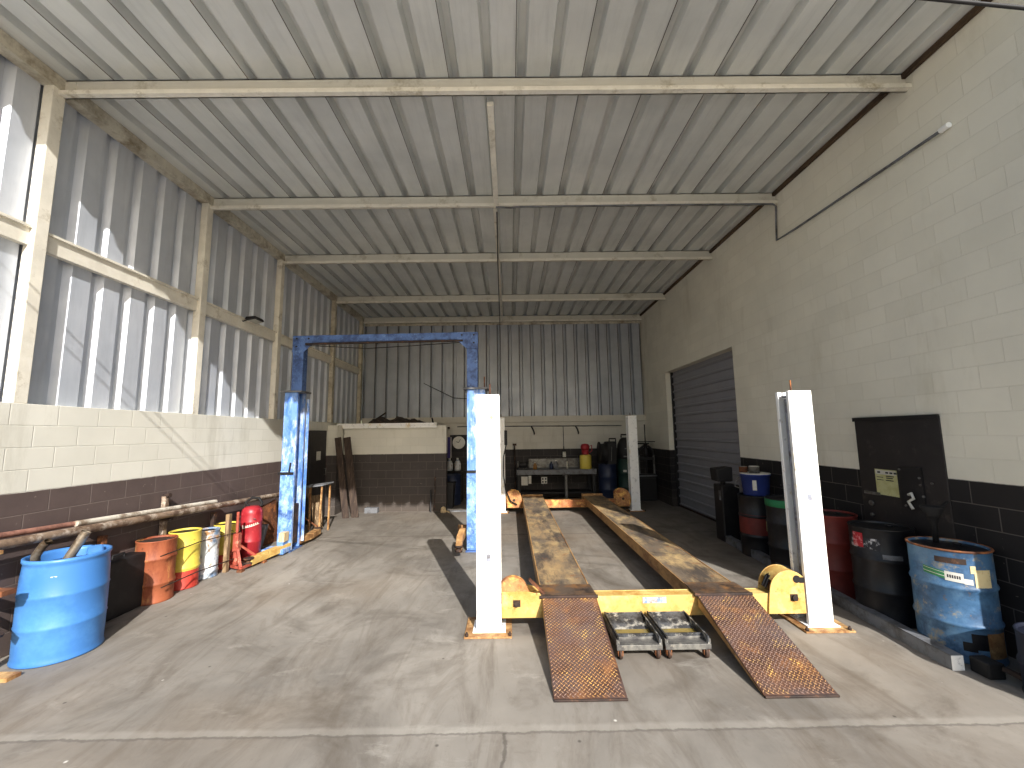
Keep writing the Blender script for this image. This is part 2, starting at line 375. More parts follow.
# posts on the left wall
for i, y in enumerate(BY):
    p = MB().box(XL-.115, XL-.012, y-.10, y+.02, 2.235, ZC-.002)
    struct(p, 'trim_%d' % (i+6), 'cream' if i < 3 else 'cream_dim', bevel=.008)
g = MB()
ys = [YF]+BY
for a, b in zip(ys, ys[1:]):
    g.box(XL-.13, XL-.06, a+.021 if a != YF else a, b-.101, 3.74, 3.93); g.box(XL-.06, XL-.035, a+.021 if a != YF else a, b-.101, 3.905, 3.93)
struct(g, 'trim_11', 'cream')
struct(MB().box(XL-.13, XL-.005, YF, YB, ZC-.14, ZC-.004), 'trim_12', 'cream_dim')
struct(MB().box(XR-.04, XR-.001, YF, YB, ZC-.06, ZC-.004), 'trim_13', 'timber')
struct(MB().box(XL, XR, YB-.07, YB, 2.24, 2.42), 'trim_14', 'cmu_back')
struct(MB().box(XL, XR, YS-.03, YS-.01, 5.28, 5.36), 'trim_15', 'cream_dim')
# long strut under the roof
struct(MB().box(-.20, -.13, 4.0, 6.0, ZC-.22, ZC-.17).box(-.215, -.165, 6.08, BY[-1], ZC-.22, ZC-.18), 'trim_16', 'cream')
# CMU store room in the back corner
RX0, RX1, RY, RZ = -4.24, -1.63, 10.72, 2.13
struct(MB().box(RX0, RX1, RY, RY+.2, 0, RZ), 'wall_store', 'cmu_room')
struct(MB().box(XL, RX0-.02, 10.35, 10.72, 0, 2.16), 'wall_stub', 'cmu_room')
struct(MB().box(RX0, RX1-.2, RY+.2, YB, RZ-.06, RZ-.01), 'ceiling_store', 'wood_dark')
struct(MB().box(-4.40, -1.86, RY-.09, RY+.02, RZ+.005, RZ+.075).box(-4.40,-1.86,RY-.10,RY-.085,RZ-.05,RZ+.005), 'trim_17', 'white', bevel=.006)
struct(MB().box(RX1, -.2, 10.55, 10.63, 0, .03), 'trim_18', 'grey_paint')
# roll-up door
d = MB(); zz = .02; XD = XR+.19; n = 0
while zz < DZ:
    zt = min(zz+.075, DZ+.02)
    d.add([(XD,DY0-.05,zz),(XD,DY1+.05,zz),(XD-.03,DY1+.05,zz+.022),(XD-.03,DY0-.05,zz+.022),(XD-.03,DY1+.05,zt-.02),(XD-.03,DY0-.05,zt-.02),(XD,DY1+.05,zt),(XD,DY0-.05,zt)],
          [(0,1,2,3),(3,2,4,5),(5,4,6,7)])
    zz += .205
d.box(XD+.005, XD+.03, DY0, DY1, 0, DZ)
d1 = struct(d, 'door_1', 'shutter')
t = MB(); t.box(XD-.03, XD-.001, DY0, DY1, .0, .06); t.build('bottom_bar', 'rust_dark', d1)
t = MB(); t.box(XD-.06, XD-.0, DY0, DY0+.04, 0, DZ); t.build('guide_rail', 'black', d1)
t = MB(); t.box(XD-.06, XD-.0, DY1-.04, DY1, 0, DZ); t.build('guide_rail', 'black', d1)
# black steel door
d = MB(); d.box(XR-0.0120, XR+.01, 3.99, 4.98, .0, 2.02)
d2 = struct(d, 'door_2', 'black_door', bevel=.006)
t = MB(); t.box(XR-0.0320, XR-0.0120, 3.985, 4.985, 1.985, 2.03); t.build('drip_edge', 'black', d2)
t = MB()
t.box(XR-0.0370, XR-0.0120, 4.73, 4.92, 1.16, 1.19); t.lathe([(.03,0),(.03,.02)], (XR-0.0320, 4.85, 1.06), 14, axis='x'); t.lathe([(.02,0),(.02,.02)], (XR-0.0320, 4.86, .93), 12, axis='x')
t.build('bolt_latch', 'grey', d2)
t = MB(); t.box(XR-0.0270, XR-0.0070, 4.22, 4.47, 1.08, 1.50); t.build('lock_plate', 'black', d2)
t = MB(); t.tube([(XR-0.0470,4.36,1.22),(XR-0.0570,4.32,1.24),(XR-0.0570,4.30,1.19),(XR-0.0470,4.37,1.15),(XR-0.0470,4.33,1.08)], .014, 8); t.build('door_handle', 'label_white', d2)
for (y, z) in ((4.45,1.47),(4.24,1.40),(4.22,1.22),(4.24,1.33),(4.42,1.10),(4.12,1.36)):
    t = MB(); t.lathe([(.012,0),(.012,.012)], (XR-0.0370, y, z), 8, axis='x'); t.build('screw', 'grey', d2)
t = MB(); t.box(XR-0.0150, XR-0.0130, 4.50, 4.77, 1.17, 1.45); st = t.build('notice', 'label_yellow', d2)
st['label'] = 'yellowed printed notice with a pale heading strip'
t = MB(); t.box(XR-0.0162, XR-0.0152, 4.51, 4.76, 1.395, 1.44); t.build('heading_strip', 'label_white', st)
t = MB()
for k in range(5): t.box(XR-0.0172, XR-0.0163, 4.73-.05*k-.03, 4.735-.05*k, 1.408, 1.426) if k not in (1,) else None
for z in (1.375,1.355,1.33): t.box(XR-0.0162, XR-0.0155, 4.52+random.random()*.05, 4.63+random.random()*.03, z, z+.01)
for z in (1.36,1.33): t.box(XR-0.0162, XR-0.0155, 4.67, 4.75, z, z+.007)
t.build('printed_line', 'ink', st)
# dark door on the left wall behind the blue lift
d = MB(); d.box(XL, XL+.07, 9.30, 10.12, .0, 2.03); d3 = struct(d, 'door_3', 'black_door', bevel=.006)
t = MB(); t.box(XL+.07, XL+.074, 9.62, 9.83, 1.35, 1.55); t.build('notice', 'label_white', d3)
t = MB(); t.tube([(XL+.08,10.02,1.0),(XL+.12,10.02,1.0),(XL+.12,10.02,1.14),(XL+.08,10.02,1.14)], .01, 8); t.build('door_handle', 'grey', d3)

# ------------------------------------------------------------------ four post lift
def cchan(mb, xw, xo, y0, y1, z0, z1, t=.014, lip=.04):
    """C column: web at xw, open side at xo"""
    a, b = min(xw, xo), max(xw, xo); sg = 1 if xo > xw else -1
    mb.box(a, b, y0, y0+t, z0, z1); mb.box(a, b, y1-t, y1, z0, z1)
    mb.box(min(xw, xw+sg*t), max(xw, xw+sg*t), y0+t, y1-t, z0, z1)
    if lip:
        mb.box(min(xo-sg*t, xo), max(xo-sg*t, xo), y0+t, y0+lip, z0, z1); mb.box(min(xo-sg*t, xo), max(xo-sg*t, xo), y1-lip, y1-t, z0, z1)
    return mb
L4 = (1.36, 7.3, 0)
lift = thing('four_post_lift', 'yellow four post car lift with four white columns and rusty drive on ramps', 'car lift', L4)
def P4(): return MB(L4)
YC0, YC1 = 4.24, 4.45
for (xw, xo, y0, y1) in ((-.345,-.105,YC0,YC1), (3.105,2.865,YC0,YC1), (-.345,-.13,10.3,10.5), (3.135,2.92,10.3,10.5)):
    front = y0 < 5
    c = cchan(P4(), xw, xo, y0, y1, .02, 2.30); col = c.build('column', 'white', lift, bevel=.004)
    p = P4()
    if front: p.box(min(xw,xo)-.11, max(xw,xo)+.10 + (.02 if xw > 1 else .0), y0-.11, y1+.12, .0, .016)
    else: p.box(min(xw,xo)-.08, max(xw,xo)+.08, y0-.08, y1+.08, 0, .016)
    bp = p.build('base_plate', 'rust_tan', lift, bevel=.003)
    p = P4(); p.box(min(xw,xo)-.035, max(xw,xo)+.04, y0-.03, y1+.03, .016, .026); p.build('foot_plate', 'white', lift, bevel=.002)
    for (bx, by) in ((min(xw,xo)-.085, y0-.085), (max(xw,xo)+.08, y0-.085)):
        p = P4(); p.lathe([(.016,0),(.016,.02),(.008,.02),(.008,.035)], (bx,by,.016), 8); p.build('anchor_bolt', 'rust_dark', lift)
    p = P4(); xm = (xw+xo)/2 - (.02 if xw > 1 else -.02)
    p.tube([(xm, y0+.1, .1), (xm, y0+.1, 2.42 if front else 2.38)], .008, 8); p.build('suspension_rod', 'rust', lift)
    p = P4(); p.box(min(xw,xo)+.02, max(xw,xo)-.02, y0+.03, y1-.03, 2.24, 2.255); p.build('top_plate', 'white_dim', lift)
    if front:
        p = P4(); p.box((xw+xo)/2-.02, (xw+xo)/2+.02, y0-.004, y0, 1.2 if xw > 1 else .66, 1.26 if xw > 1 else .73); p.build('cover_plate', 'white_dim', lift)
    p = P4(); sg = 1 if xo > xw else -1
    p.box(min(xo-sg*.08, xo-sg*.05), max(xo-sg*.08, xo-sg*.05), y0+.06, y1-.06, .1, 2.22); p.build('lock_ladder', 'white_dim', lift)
def arch(cx, cz, r, a0, a1, n=14): return [(cx+r*cos(ang(a0+(a1-a0)*i/n)), cz+r*sin(ang(a0+(a1-a0)*i/n))) for i in range(n+1)]
# front cross beam
b = P4(); b.box(.2, 2.56, 4.26, 4.275, .125, .315); b.box(.2, 2.56, 4.40, 4.415, .125, .315); b.box(.2, 2.56, 4.275, 4.40, .30, .312); b.box(.2, 2.56, 4.275, 4.40, .125, .137)
cb = b.build('cross_beam', 'yellow', lift, bevel=.003)
p = P4(); p.box(1.27, 1.50, 4.254, 4.26, .245, .30); p.build('worn_patch', 'drum_white', cb)
# end housings
lp = [(-.10,.135),(.27,.135),(.31,.28),(.27,.36),(.22,.36),(.16,.375),(-.10,.375)]
h = P4(); h.prism(lp, 4.235, 4.25); h.prism(lp, 4.42, 4.435); h.build('end_housing', 'yellow', lift, bevel=.003)
h = P4(); h.prism([(-.10,.36)]+list(reversed(arch(.0,.33,.165,38,120)))[0:]+[(.16,.36)] if False else [(-.105,.36),(.17,.36)]+arch(.015,.36,.14,20,150), 4.27, 4.30)
h.lathe([(.05,0),(.15,0),(.15,.012),(.135,.03),(.15,.05),(.15,.06),(.05,.06)], (.01, 4.31, .34), 28, axis='y'); h.build('cable_sheave', 'yellow_rust', lift)
h = P4(); h.bar((.17,4.30,.47),(.30,4.30,.35),.06,.02); h.bar((.30,4.30,.36),(.33,4.30,.30),.05,.02); h.build('cable_guard', 'rust', lift)
rp = [(2.48,.135),(2.845,.135),(2.845,.44)]+arch(2.70,.345,.19,40,170)+[(2.50,.31)]
h = P4(); h.prism(rp, 4.235, 4.25); h.prism(rp, 4.42, 4.435); h.prism([(q[0],q[1]) for q in arch(2.70,.345,.188,40,150)]+[(q[0],q[1]) for q in arch(2.70,.345,.175,150,40)], 4.25, 4.42)
eh = h.build('end_housing', 'yellow', lift, bevel=.003)
h = P4(); h.lathe([(.035,0),(.035,.006)], (2.775, 4.228, .455), 16, axis='y'); h.box(2.80,2.845,4.229,4.235,.42,.47); h.build('cable_hole', 'rubber', eh)
h = P4(); h.lathe([(.05,0),(.14,0),(.14,.014),(.125,.03),(.14,.05),(.14,.06),(.05,.06)], (2.70, 4.30, .345), 28, axis='y'); h.build('cable_sheave', 'rust', lift)
h = P4(); h.tube([(2.50,4.34,.36),(2.545,4.34,.45),(2.58,4.34,.47)], .016, 8); h.bar((2.50,4.32,.36),(2.56,4.32,.47),.05,.02); h.build('lock_lever', 'black', lift)
for (bx, bz) in ((.045,.27),(2.735,.285)):
    h = P4(); h.box(bx-.035,bx+.035,4.228,4.235,bz-.03,bz+.03); h.lathe([(.026,-.02),(.026,.0)], (bx, 4.228, bz), 12, axis='y'); h.build('axle_bolt', 'rust_dark', lift)
# rear cross beam and housings
b = P4(); b.box(.0, 2.8, 10.36, 10.5, .10, .28); b.build('cross_beam', 'yellow_rust', lift, bevel=.004)
for cx in (.06, 2.70):
    poly = [(cx-.16,.12),(cx+.17,.12),(cx+.21,.24)]+arch(cx,.34,.2,5,150)+[(cx-.17,.4)]
    h = P4(); h.prism(poly, 10.30, 10.315); h.prism(poly, 10.46, 10.475)
    eh = h.build('end_housing', 'yellow_rust', lift, bevel=.003); eh['label'] = 'orange rusty end housing'
    h = P4(); h.lathe([(.03,-.01),(.03,.0)], (cx+.02, 10.30, .30), 12, axis='y'); h.build('axle_bolt', 'rust_dark', eh)
# hose and control box on the rear left column
p = P4(); p.box(-.14,-.07,10.28,10.36,1.62,1.98); p.build('control_box', 'black', lift, bevel=.01)
p = P4(); p.tube([(-.10,10.29,1.62),(-.16,10.27,1.35),(-.17,10.26,.9),(-.12,10.25,.55),(.0,10.25,.28),(.15,10.27,.2)], .014, 8); p.build('hydraulic_hose', 'rubber', lift)
# runways
RT = .325
def runway(x0, x1):
    r = P4()
    r.box(x0+.012, x1-.012, 4.46, 10.72, RT-.014, RT, 0)
    for xa in (x0, x1-.012): r.prism([(4.42,RT-.02),(4.50,RT-.10),(4.62,RT-.145),(10.72,RT-.145),(10.72,RT+.004),(4.42,RT+.004)], xa, xa+.012, 'x', 1)
    r.box(x0+.012, x1-.012, 4.6, 10.72, RT-.145, RT-.13, 1)
    o = r.build('runway', ['runway','runway_side'], lift)
    q = P4(); q.box(x0-.005, x1+.005, 10.68, 10.74, RT-.1, RT+.05); q.build('wheel_stop', 'rust_tan', o, bevel=.006)
    q = P4(); q.hexa([(x0-.01,4.235,RT-.004),(x1+.02,4.235,RT-.004),(x1+.005,4.52,RT+.006),(x0-.005,4.52,RT+.006)],
                     [(x0-.01,4.235,RT+.012),(x1+.02,4.235,RT+.012),(x1+.005,4.52,RT+.016),(x0-.005,4.52,RT+.016)]); q.build('transition_plate', 'flap', o)
    q = P4(); q.tube([(x0-.02,4.235,RT-.002),(x1+.03,4.235,RT-.002)], .016, 10); q.build('hinge', 'rust_dark', o)
runway(.285, .80); runway(1.79, 2.30)
def ramp(x0, x1):
    ya, za, yb, zb = 4.225, RT-.006, 3.195, .012
    r = P4(); d = Vector((0, yb-ya, zb-za)); Ln = d.length; d.normalize(); nn = Vector((0, -d.z, d.y)); 
    if nn.z < 0: nn = -nn
    A = Vector((0,ya,za))
    def pt(u, v, h): return A + d*v + nn*h + Vector((u,0,0))
    v = [pt(x,vv,h) for h in (-.012,0) for (x,vv) in ((x0,0),(x1,0),(x1,Ln),(x0,Ln))]
    r.hexa(v[:4], v[4:], 0)
    # tread plate lugs, alternately turned
    st = .036; i = 0; y = .02
    while y < Ln-.012:
        x = x0+.014+(st/2 if i % 2 else 0); 
        while x < x1-.01:
            sgn = 1 if i % 2 else -1
            ax = Vector((cos(sgn*ang(45)), sin(sgn*ang(45))))*.0155; bx = Vector((-ax.y, ax.x))*.34
            c = Vector((x, y))
            q = [c+ax, c+bx, c-ax, c-bx]
            r.add([pt(p.x,p.y,.0005) for p in q]+[pt(c.x+ax.x*.45,c.y+ax.y*.45,.0045), pt(c.x-ax.x*.45,c.y-ax.y*.45,.0045)],
                  [(0,1,4),(1,2,5,4),(2,3,5),(3,0,4,5)], 1)
            x += st
        y += st/2; i += 1
    o = r.build('drive_on_ramp', ['tread_base','tread_top'], lift)
    q = P4()
    for xa in (x0, x1-.01):
        q.prism([(ya,za-.02),(ya,za-.10),(ya-.25,za-.15),(yb+.02,.002),(yb,.004)], xa, xa+.01, 'x')
    q.build('side_skirt', 'runway_side', o)
    q = P4(); q.tube([pt(x0,Ln,-.002), pt(x1,Ln,-.002)], .009, 8); q.build('toe_edge', 'rust_dark', o)
ramp(.290, .815); ramp(1.795, 2.325)

# ------------------------------------------------------------------ two post lift
L2 = (-2.3, 7.3, 0)
two = thing('two_post_lift', 'worn blue two post car lift with overhead beam along the left bay', 'car lift', L2)
def P2(): return MB(L2)
cL = dict(xw=-3.90, xo=-3.67, y0=7.20, y1=7.50); cR = dict(xw=-.42, xo=-.725, y0=7.06, y1=7.38)
for c in (cL, cR):
    sg = 1 if c['xo'] > c['xw'] else -1; left = sg > 0
    m = cchan(P2(), c['xw'], c['xo'], c['y0'], c['y1'], .02, 2.66, .02, .05)
    if left: m.bar((c['xo']+.045, c['y1']-.01, .1), (c['xo']+.045, c['y1']-.01, 2.56), .05, .02, (0,1,0))
    m.build('column', 'blue_worn' if True else 'blue', two, bevel=.006)
    m = P2(); m.box(c['xw'] if left else c['xo']-.004, c['xo']+.004 if left else c['xw'], c['y0']-.012, c['y0']-.001, .05, 1.32 if left else 1.27); m.build('front_cover', 'blue', two, bevel=.003)
    m = P2(); xa, xb = sorted((c['xw']-sg*.05, c['xo']+sg*.07)); m.box(xa, xb, c['y0']-.04, c['y1']+.04, 2.66, 2.69); m.build('top_plate', 'grey_paint', two, bevel=.004)
    m = P2(); xa, xb = sorted((c['xw']-sg*.08, c['xo']+sg*.02)); m.box(xa, xb, c['y0']-.06, c['y1']+.06, 0, .015); m.build('base_plate', 'blue_dark', two)
    m = P2(); m.box(*sorted((c['xo']-sg*.2, c['xo']-sg*.02)), c['y0']+.06, c['y1']-.06, .1, .75); m.build('carriage', 'rust_dark', two)
    m = P2(); xm = (c['xw']+c['xo'])/2; m.box(xm-.15, xm+.11, c['y0']-.03, c['y0']-.012, 1.26, 1.30)
    m.bar((xm+.04,c['y0']-.03,1.30),(xm+.06,c['y0']-.03,1.46),.02,.02); m.build('lock_bracket', 'black', two)
    ex = -3.83 if left else -.735
    m = P2(); m.box(ex, ex+.19, c['y0']+.06, c['y0']+.22, 2.69, 3.60); m.build('column_extension', 'blue_dark', two, bevel=.006)
m = P2()
m.hexa([(-3.84,7.26,3.55),(-.545,7.12,3.55),(-.545,7.28,3.55),(-3.84,7.42,3.55)], [(-3.84,7.26,3.68),(-.545,7.12,3.68),(-.545,7.28,3.68),(-3.84,7.42,3.68)])
m.build('overhead_beam', 'blue_dark', two, bevel=.008)
for (x, y, sg) in ((-3.63,7.25,1), (-.74,7.11,-1)):
    m = P2(); m.prism([(x-sg*.2,3.67),(x+sg*.16,3.67),(x+sg*.16,3.53),(x,3.38),(x-sg*.2,3.38)], y-.006, y+.004); g = m.build('gusset', 'blue_dark', two)
    for (bx, bz) in ((x-sg*.13,3.62),(x-sg*.13,3.48),(x+sg*.08,3.62)):
        m = P2(); m.lathe([(.016,0),(.016,.012)], (bx, y-.018, bz), 8, axis='y'); m.build('gusset_bolt', 'black', g)
m = P2(); m.bar((-3.6,7.24,3.52),(-.8,7.10,3.52),.03,.03); m.build('safety_bar', 'rust_dark', two)
m = P2(); m.tube([(-3.6,7.25,3.50),(-2.5,7.2,3.42),(-1.7,7.2,3.46),(-.8,7.14,3.5)], .008, 6); m.build('air_hose', 'cable', two)
m = P2(); m.tube([(-.43,7.1,2.69),(-.43,7.1,2.88)], .01, 8); m.build('cable_stub', 'rust', two)
# swing arms
def arm(pts, w, h, mtl, pad):
    m = P2()
    for p, q in zip(pts, pts[1:]): m.bar(p, q, w, h)
    a = m.build('swing_arm', mtl, two, bevel=.006)
    if pad:
        e = pts[-1]; m = P2(); m.lathe([(.06,0),(.06,.03),(.035,.03),(.035,.07),(.07,.07),(.07,.09)], (e[0],e[1],e[2]-.03), 16); m.build('lifting_pad', 'rust_dark', a)
arm([(-3.72,7.2,.10),(-3.80,6.75,.09),(-3.86,6.38,.08)], .12, .1, 'yellow', True)
arm([(-3.72,7.5,.10),(-3.66,7.85,.10),(-3.70,8.25,.10)], .12, .1, 'rust_tan', True)
arm([(-.80,7.15,.30),(-.83,6.95,.22),(-.82,6.72,.12)], .10, .12, 'rust_tan', True)
arm([(-.80,7.35,.30),(-.90,7.65,.24)], .10, .12, 'rust_tan', False)
m = P2(); m.box(-4.02,-3.66,6.95,7.20,.02,.10); m.box(-3.80,-3.70,7.0,7.2,.1,.2); m.build('arm_carrier', 'blue_worn', two, bevel=.01)
m = P2(); m.box(-3.78,-3.69,7.02,7.16,.20,.34); m.build('arm_lock', 'wood_pale', two)

# ------------------------------------------------------------------ drain pans
dp = thing('drain_pan_dolly', 'grey oily drain pan on casters, left of the two under the yellow lift beam', 'oil drain pan', (1.065,3.72,0), 'rolling oil drain pans')
W, D = .385, .51
def PD(): return MB()
m = PD(); z0, z1 = .112, .185
m.box(-W/2+.03, W/2-.03, .03, D-.03, z0, z0+.008)
for (a, b, c, d) in ((-W/2+.012,-W/2+.024,.0,D),(W/2-.024,W/2-.012,.0,D)): m.box(a, b, c, d, z0, z1)
m.box(-W/2+.02, W/2-.02, .11, .12, z0, z0+.05); m.box(-W/2+.02, W/2-.02, D-.03, D-.02, z0, z1)
m.add([(-W/2+.03,.26,z0+.01),(W/2-.03,.26,z0+.01),(W/2-.03,.48,z1-.006),(-W/2+.03,.48,z1-.006)], [(0,1,2,3)])
m.build('tray', 'pan_in', dp)
m = PD(); m.box(-W/2+.03, W/2-.03, .12, .27, z0+.008, z0+.016); m.build('oil_pool', 'oil', dp); dp.children[-1]['kind'] = 'stuff'
m = PD(); m.box(-W/2, W/2, -.005, .105, z0, z0+.012); m.box(-W/2, W/2, -.008, 0, z0-.03, z0+.012); m.box(-W/2, W/2, .095,.105, z0, z0+.03)
m.box(-W/2, -W/2+.012, 0, D, z0-.01, z0+.05); m.box(W/2-.012, W/2, 0, D, z0-.01, z0+.05)
m.build('frame', 'pan', dp, bevel=.002)
for (x, y) in ((-W/2+.035,.03),(W/2-.035,.03),(-W/2+.035,D-.05),(W/2-.035,D-.05)):
    m = PD(); m.box(x-.022,x-.016,y-.02,y+.02,.03,z0-.0); m.box(x+.016,x+.022,y-.02,y+.02,.03,z0); m.box(x-.03,x+.03,y-.03,y+.03,z0-.012,z0-.004); c = m.build('caster', 'rust', dp)
    m = PD(); m.lathe([(.012,-.014),(.042,-.013),(.044,0),(.042,.013),(.012,.014)], (x,y,.0445), 18, axis='x'); m.build('wheel', 'rust_dark', c)
dup(dp, (1.475,3.72,0), 'grey oily drain pan on casters, right of the two under the yellow lift beam')

# ------------------------------------------------------------------ drums
def drum_prof(r, h, hoops=(.33,.66), bead=.012, lip=.012):
    p = [(r*.94,0),(r+.004,.0),(r+.006,.012),(r,.022)]
    for q in hoops:
        p += [(r,q*h-.025),(r+bead*.7,q*h-.012),(r+bead,q*h),(r+bead*.7,q*h+.012),(r,q*h+.025)]
    p += [(r,h-.024),(r+.004,h-.014),(r+.007,h-.006),(r+.003,h),(r-.008,h),(r-.012,h-.008),(r-.014,h-lip-.01)]
    return p
def drum(name, label, cat, loc, r, h, shell, lid='black', hoops=(.33,.66), bands=None, lidz=.025, bung=True, rim=None):
    t = thing(name, label, cat, loc)
    if bands:
        pr = drum_prof(r, h, hoops); zc, m2 = bands
        pp = []; mis = []
        done = False
        for (a, b), nx in zip(pr, pr[1:]+[None]):
            pp.append((a, b))
            if nx and not done and b < zc <= nx[1] and nx[0] > r*.9:
                pp.append((a+(nx[0]-a)*(zc-b)/(nx[1]-b), zc)); done = True
        mis = [1 if (pp[i][1]+pp[i+1][1])/2 < zc else 0 for i in range(len(pp)-1)]
        m = MB().lathe(pp, n=40, mis=mis); m.f.pop(); m.mi.pop(); m.sm.pop(); m.build('shell', [shell, m2], t)
    else:
        m = MB().lathe(drum_prof(r, h, hoops), n=40); m.f.pop(); m.mi.pop(); m.sm.pop(); m.build('shell', shell, t)
    if rim:
        m = MB(); m.tube([(r*1.004*cos(a), r*1.004*sin(a), h-.004) for a in [2*pi*i/36 for i in range(37)]], .010, 8, cap=False); m.build('rim', rim, t)
    if lid:
        m = MB().lathe([(.0001,h-lidz),(r-.013,h-lidz),(r-.013,h-lidz-.006),(.0001,h-lidz-.006)], n=36, smooth=False); m.build('lid', lid, t)
        if bung:
            m = MB().lathe([(.03,h-lidz),(.03,h-lidz+.014),(.02,h-lidz+.018)], (r*.55,r*.2,0), 12); m.build('bung', lid, t)
    return t
# left side row
t = thing('plastic_drum', 'bright blue plastic drum with pipes standing in it at the left wall', 'drum', (-4.10,4.03,0))
r = .288; H = .86
m = MB().lathe([(r*.9,0),(r+.008,.004),(r+.010,.014),(r+.004,.03),(r+.002,.06),(r+.004,.12),(r+.006,.283),(r+.011,.293),(r+.006,.303),(r+.006,.543),(r+.011,.553),(r+.006,.563),(r+.002,.70),(r-.006,.795),(r-.006,.82),(r+.003,.83),(r+.003,H),(r-.02,H),(r-.03,H-.03),(r-.03,.1)], n=48)
m.f.pop(); m.mi.pop(); m.sm.pop(); m.build('shell', 'plastic_blue', t)
m = MB().lathe([(.0001,H-.09),(r-.032,H-.09),(r-.032,H-.10),(.0001,H-.10)], n=32, smooth=False); m.build('drum_floor', 'drum_navy', t)
m = MB(); m.patch((0,0,0), r+.0, 296, 304, .70, .725, 4); m.build('sticker_scrap', 'label_white', t)
single(MB((-4.26,3.90,.77)).tube([(-4.26,3.90,.775),(-4.22,3.86,.88),(-4.16,3.86,.97),(-4.12,3.86,1.0)], .033, 12, cap=False).tube([(-4.12,3.86,1.0),(-4.12,3.86,1.001)], .026, 12), 'exhaust_pipe', 'galv', 'bent metal pipe end, left one of two standing in the blue plastic drum', 'pipe', 'pipe ends in the blue plastic drum')
single(MB((-4.10,4.06,.77)).tube([(-4.13,4.04,.775),(-4.06,4.08,.95),(-4.03,4.10,1.03)], .038, 14, cap=False).tube([(-4.135,4.04,.772),(-4.032,4.098,1.026)], .030, 12), 'exhaust_pipe', 'galv', 'straight grey pipe stub, right one of two standing in the blue plastic drum', 'pipe', 'pipe ends in the blue plastic drum')
m = MB((-3.98,4.14,.77)); m.hexa([(-4.06,4.14,.775),(-3.92,4.02,.775),(-3.86,4.12,.775),(-3.98,4.22,.775)], [(-4.06,4.16,.89),(-3.94,4.04,.84),(-3.88,4.14,.84),(-3.98,4.24,.89)])
single(m, 'plastic_jug', 'plastic_blue', 'blue plastic container lying inside the blue plastic drum', 'container', bevel=.02)

T = drum('steel_drum', 'orange rusty small drum with a white label beside the black case', 'drum', (-4.27,5.22,0), .195, .70, 'orange', 'rust_dark', (.30,.70))
m = MB(); m.patch((0,0,0), .1965, 232, 252, .24, .36, 5); m.build('label_sticker', 'label_white', T)
T = drum('steel_drum', 'yellow small drum with wide red foot, next right of the orange drum', 'drum', (-4.26,5.65,0), .172, .70, 'drum_yellow', 'black', (.36,.76), (.22,'drum_red'))
T = drum('steel_drum', 'peeling white and blue small drum between two yellow and red drums', 'drum', (-4.24,6.03,0), .145, .63, 'drum_white', 'black', (.12,.8))
T = drum('steel_drum', 'yellow small drum with round dark emblems behind the red jack stand', 'drum', (-4.27,6.46,0), .155, .62, 'drum_yellow', 'black', (.36,.8), (.20,'drum_red'))
for a in (275, 330): 
    m = MB(); m.tube([(.159*cos(ang(a+9*cos(q))), .159*sin(ang(a+9*cos(q))), .50+.03*sin(q)) for q in [2*pi*i/16 for i in range(17)]], .005, 5, cap=False); m.build('round_emblem', 'ink', T)
# red cylinder with a white script band
t = thing('air_tank', 'red upright tank with white script stripe and black hose on top', 'tank', (-4.14,6.86,0))
r = .150
m = MB().lathe([(r*.9,0),(r,.02),(r,.26),(r+.006,.27),(r,.28),(r,.56),(r+.006,.57),(r,.58),(r,.70),(r*.92,.76),(r*.6,.80),(.0001,.81)], n=36); m.build('tank_body', 'red', t)
m = MB(); 
m.patch((0,0,0), r+.002, 245, 345, .475, .485, 12, skew=.06)
for i in range(9):
    a = 250+i*10; m.patch((0,0,0), r+.002, a, a+7, .482+.0064*i, .515+.0064*i+(.02 if i in (0,) else 0), 3)
m.build('white_script', 'label_white', t)
m = MB(); m.tube([(-.05,0,.79),(-.10,-.02,.86),(-.02,.02,.93),(.08,.03,.92),(.13,.03,.85),(.12,.02,.80)], .022, 10); m.build('hose', 'rubber', t)
m = MB(); m.tube([(-.16,-.08,.0),(-.17,-.09,.66)], .008, 6); m.tube([(-.17,-.09,.66),(.14,-.12,.62)], .006, 6); m.build('wire_handle', 'grey', t)

# right side row
T = drum('steel_drum', 'weathered blue steel drum with torn labels at the right wall', 'drum', (3.845,3.79,0), .263, .88, 'drum_blue', 'drum_black', (.33,.66), lidz=.02, rim='rust')
m = MB(); m.patch((0,0,0), .266, 186, 216, .665, .725, 8, skew=-.02); g = m.build('green_label', 'green_label', T)
m = MB(); m.patch((0,0,0), .2665, 186, 216, .683, .688, 8, skew=-.02); m.patch((0,0,0), .2665, 187, 216, .712, .716, 8, skew=-.02); m.build('white_line', 'label_white', g)
m = MB(); m.patch((0,0,0), .266, 216, 240, .635, .71, 6, skew=-.008); m.patch((0,0,0), .266, 240, 252, .622, .665, 4, skew=-.004); g = m.build('white_label', 'label_white', T)
m = MB()
for i, a in enumerate((219,222,225,228,231,234)): m.patch((0,0,0), .2665, a, a+2, .66-.001*i, .685-.001*i, 2)
m.build('printed_letter', 'ink', g)
m = MB(); m.patch((0,0,0), .266, 255, 282, .60, .74, 6); m.patch((0,0,0), .266, 250, 258, .71, .77, 3); m.build('torn_cream_label', 'label_cream', T)
m = MB(); m.patch((0,0,0), .2655, 205, 246, .775, .82, 8); m.build('painted_patch', 'rust_dark', T)
m = MB(); m.patch((0,0,0), .2655, 240, 262, .12, .24, 6); m.patch((0,0,0), .2655, 228, 246, .10, .17, 5); m.build('black_lower_patch', 'drum_black', T)  # black patches low on the shell
m = MB(); m.patch((0,0,0), .2655, 262, 300, .06, .25, 6); m.build('sunlit_tan_patch', 'rust_tan', T)  # tan patch paints sunlight onto the lower right of the shell
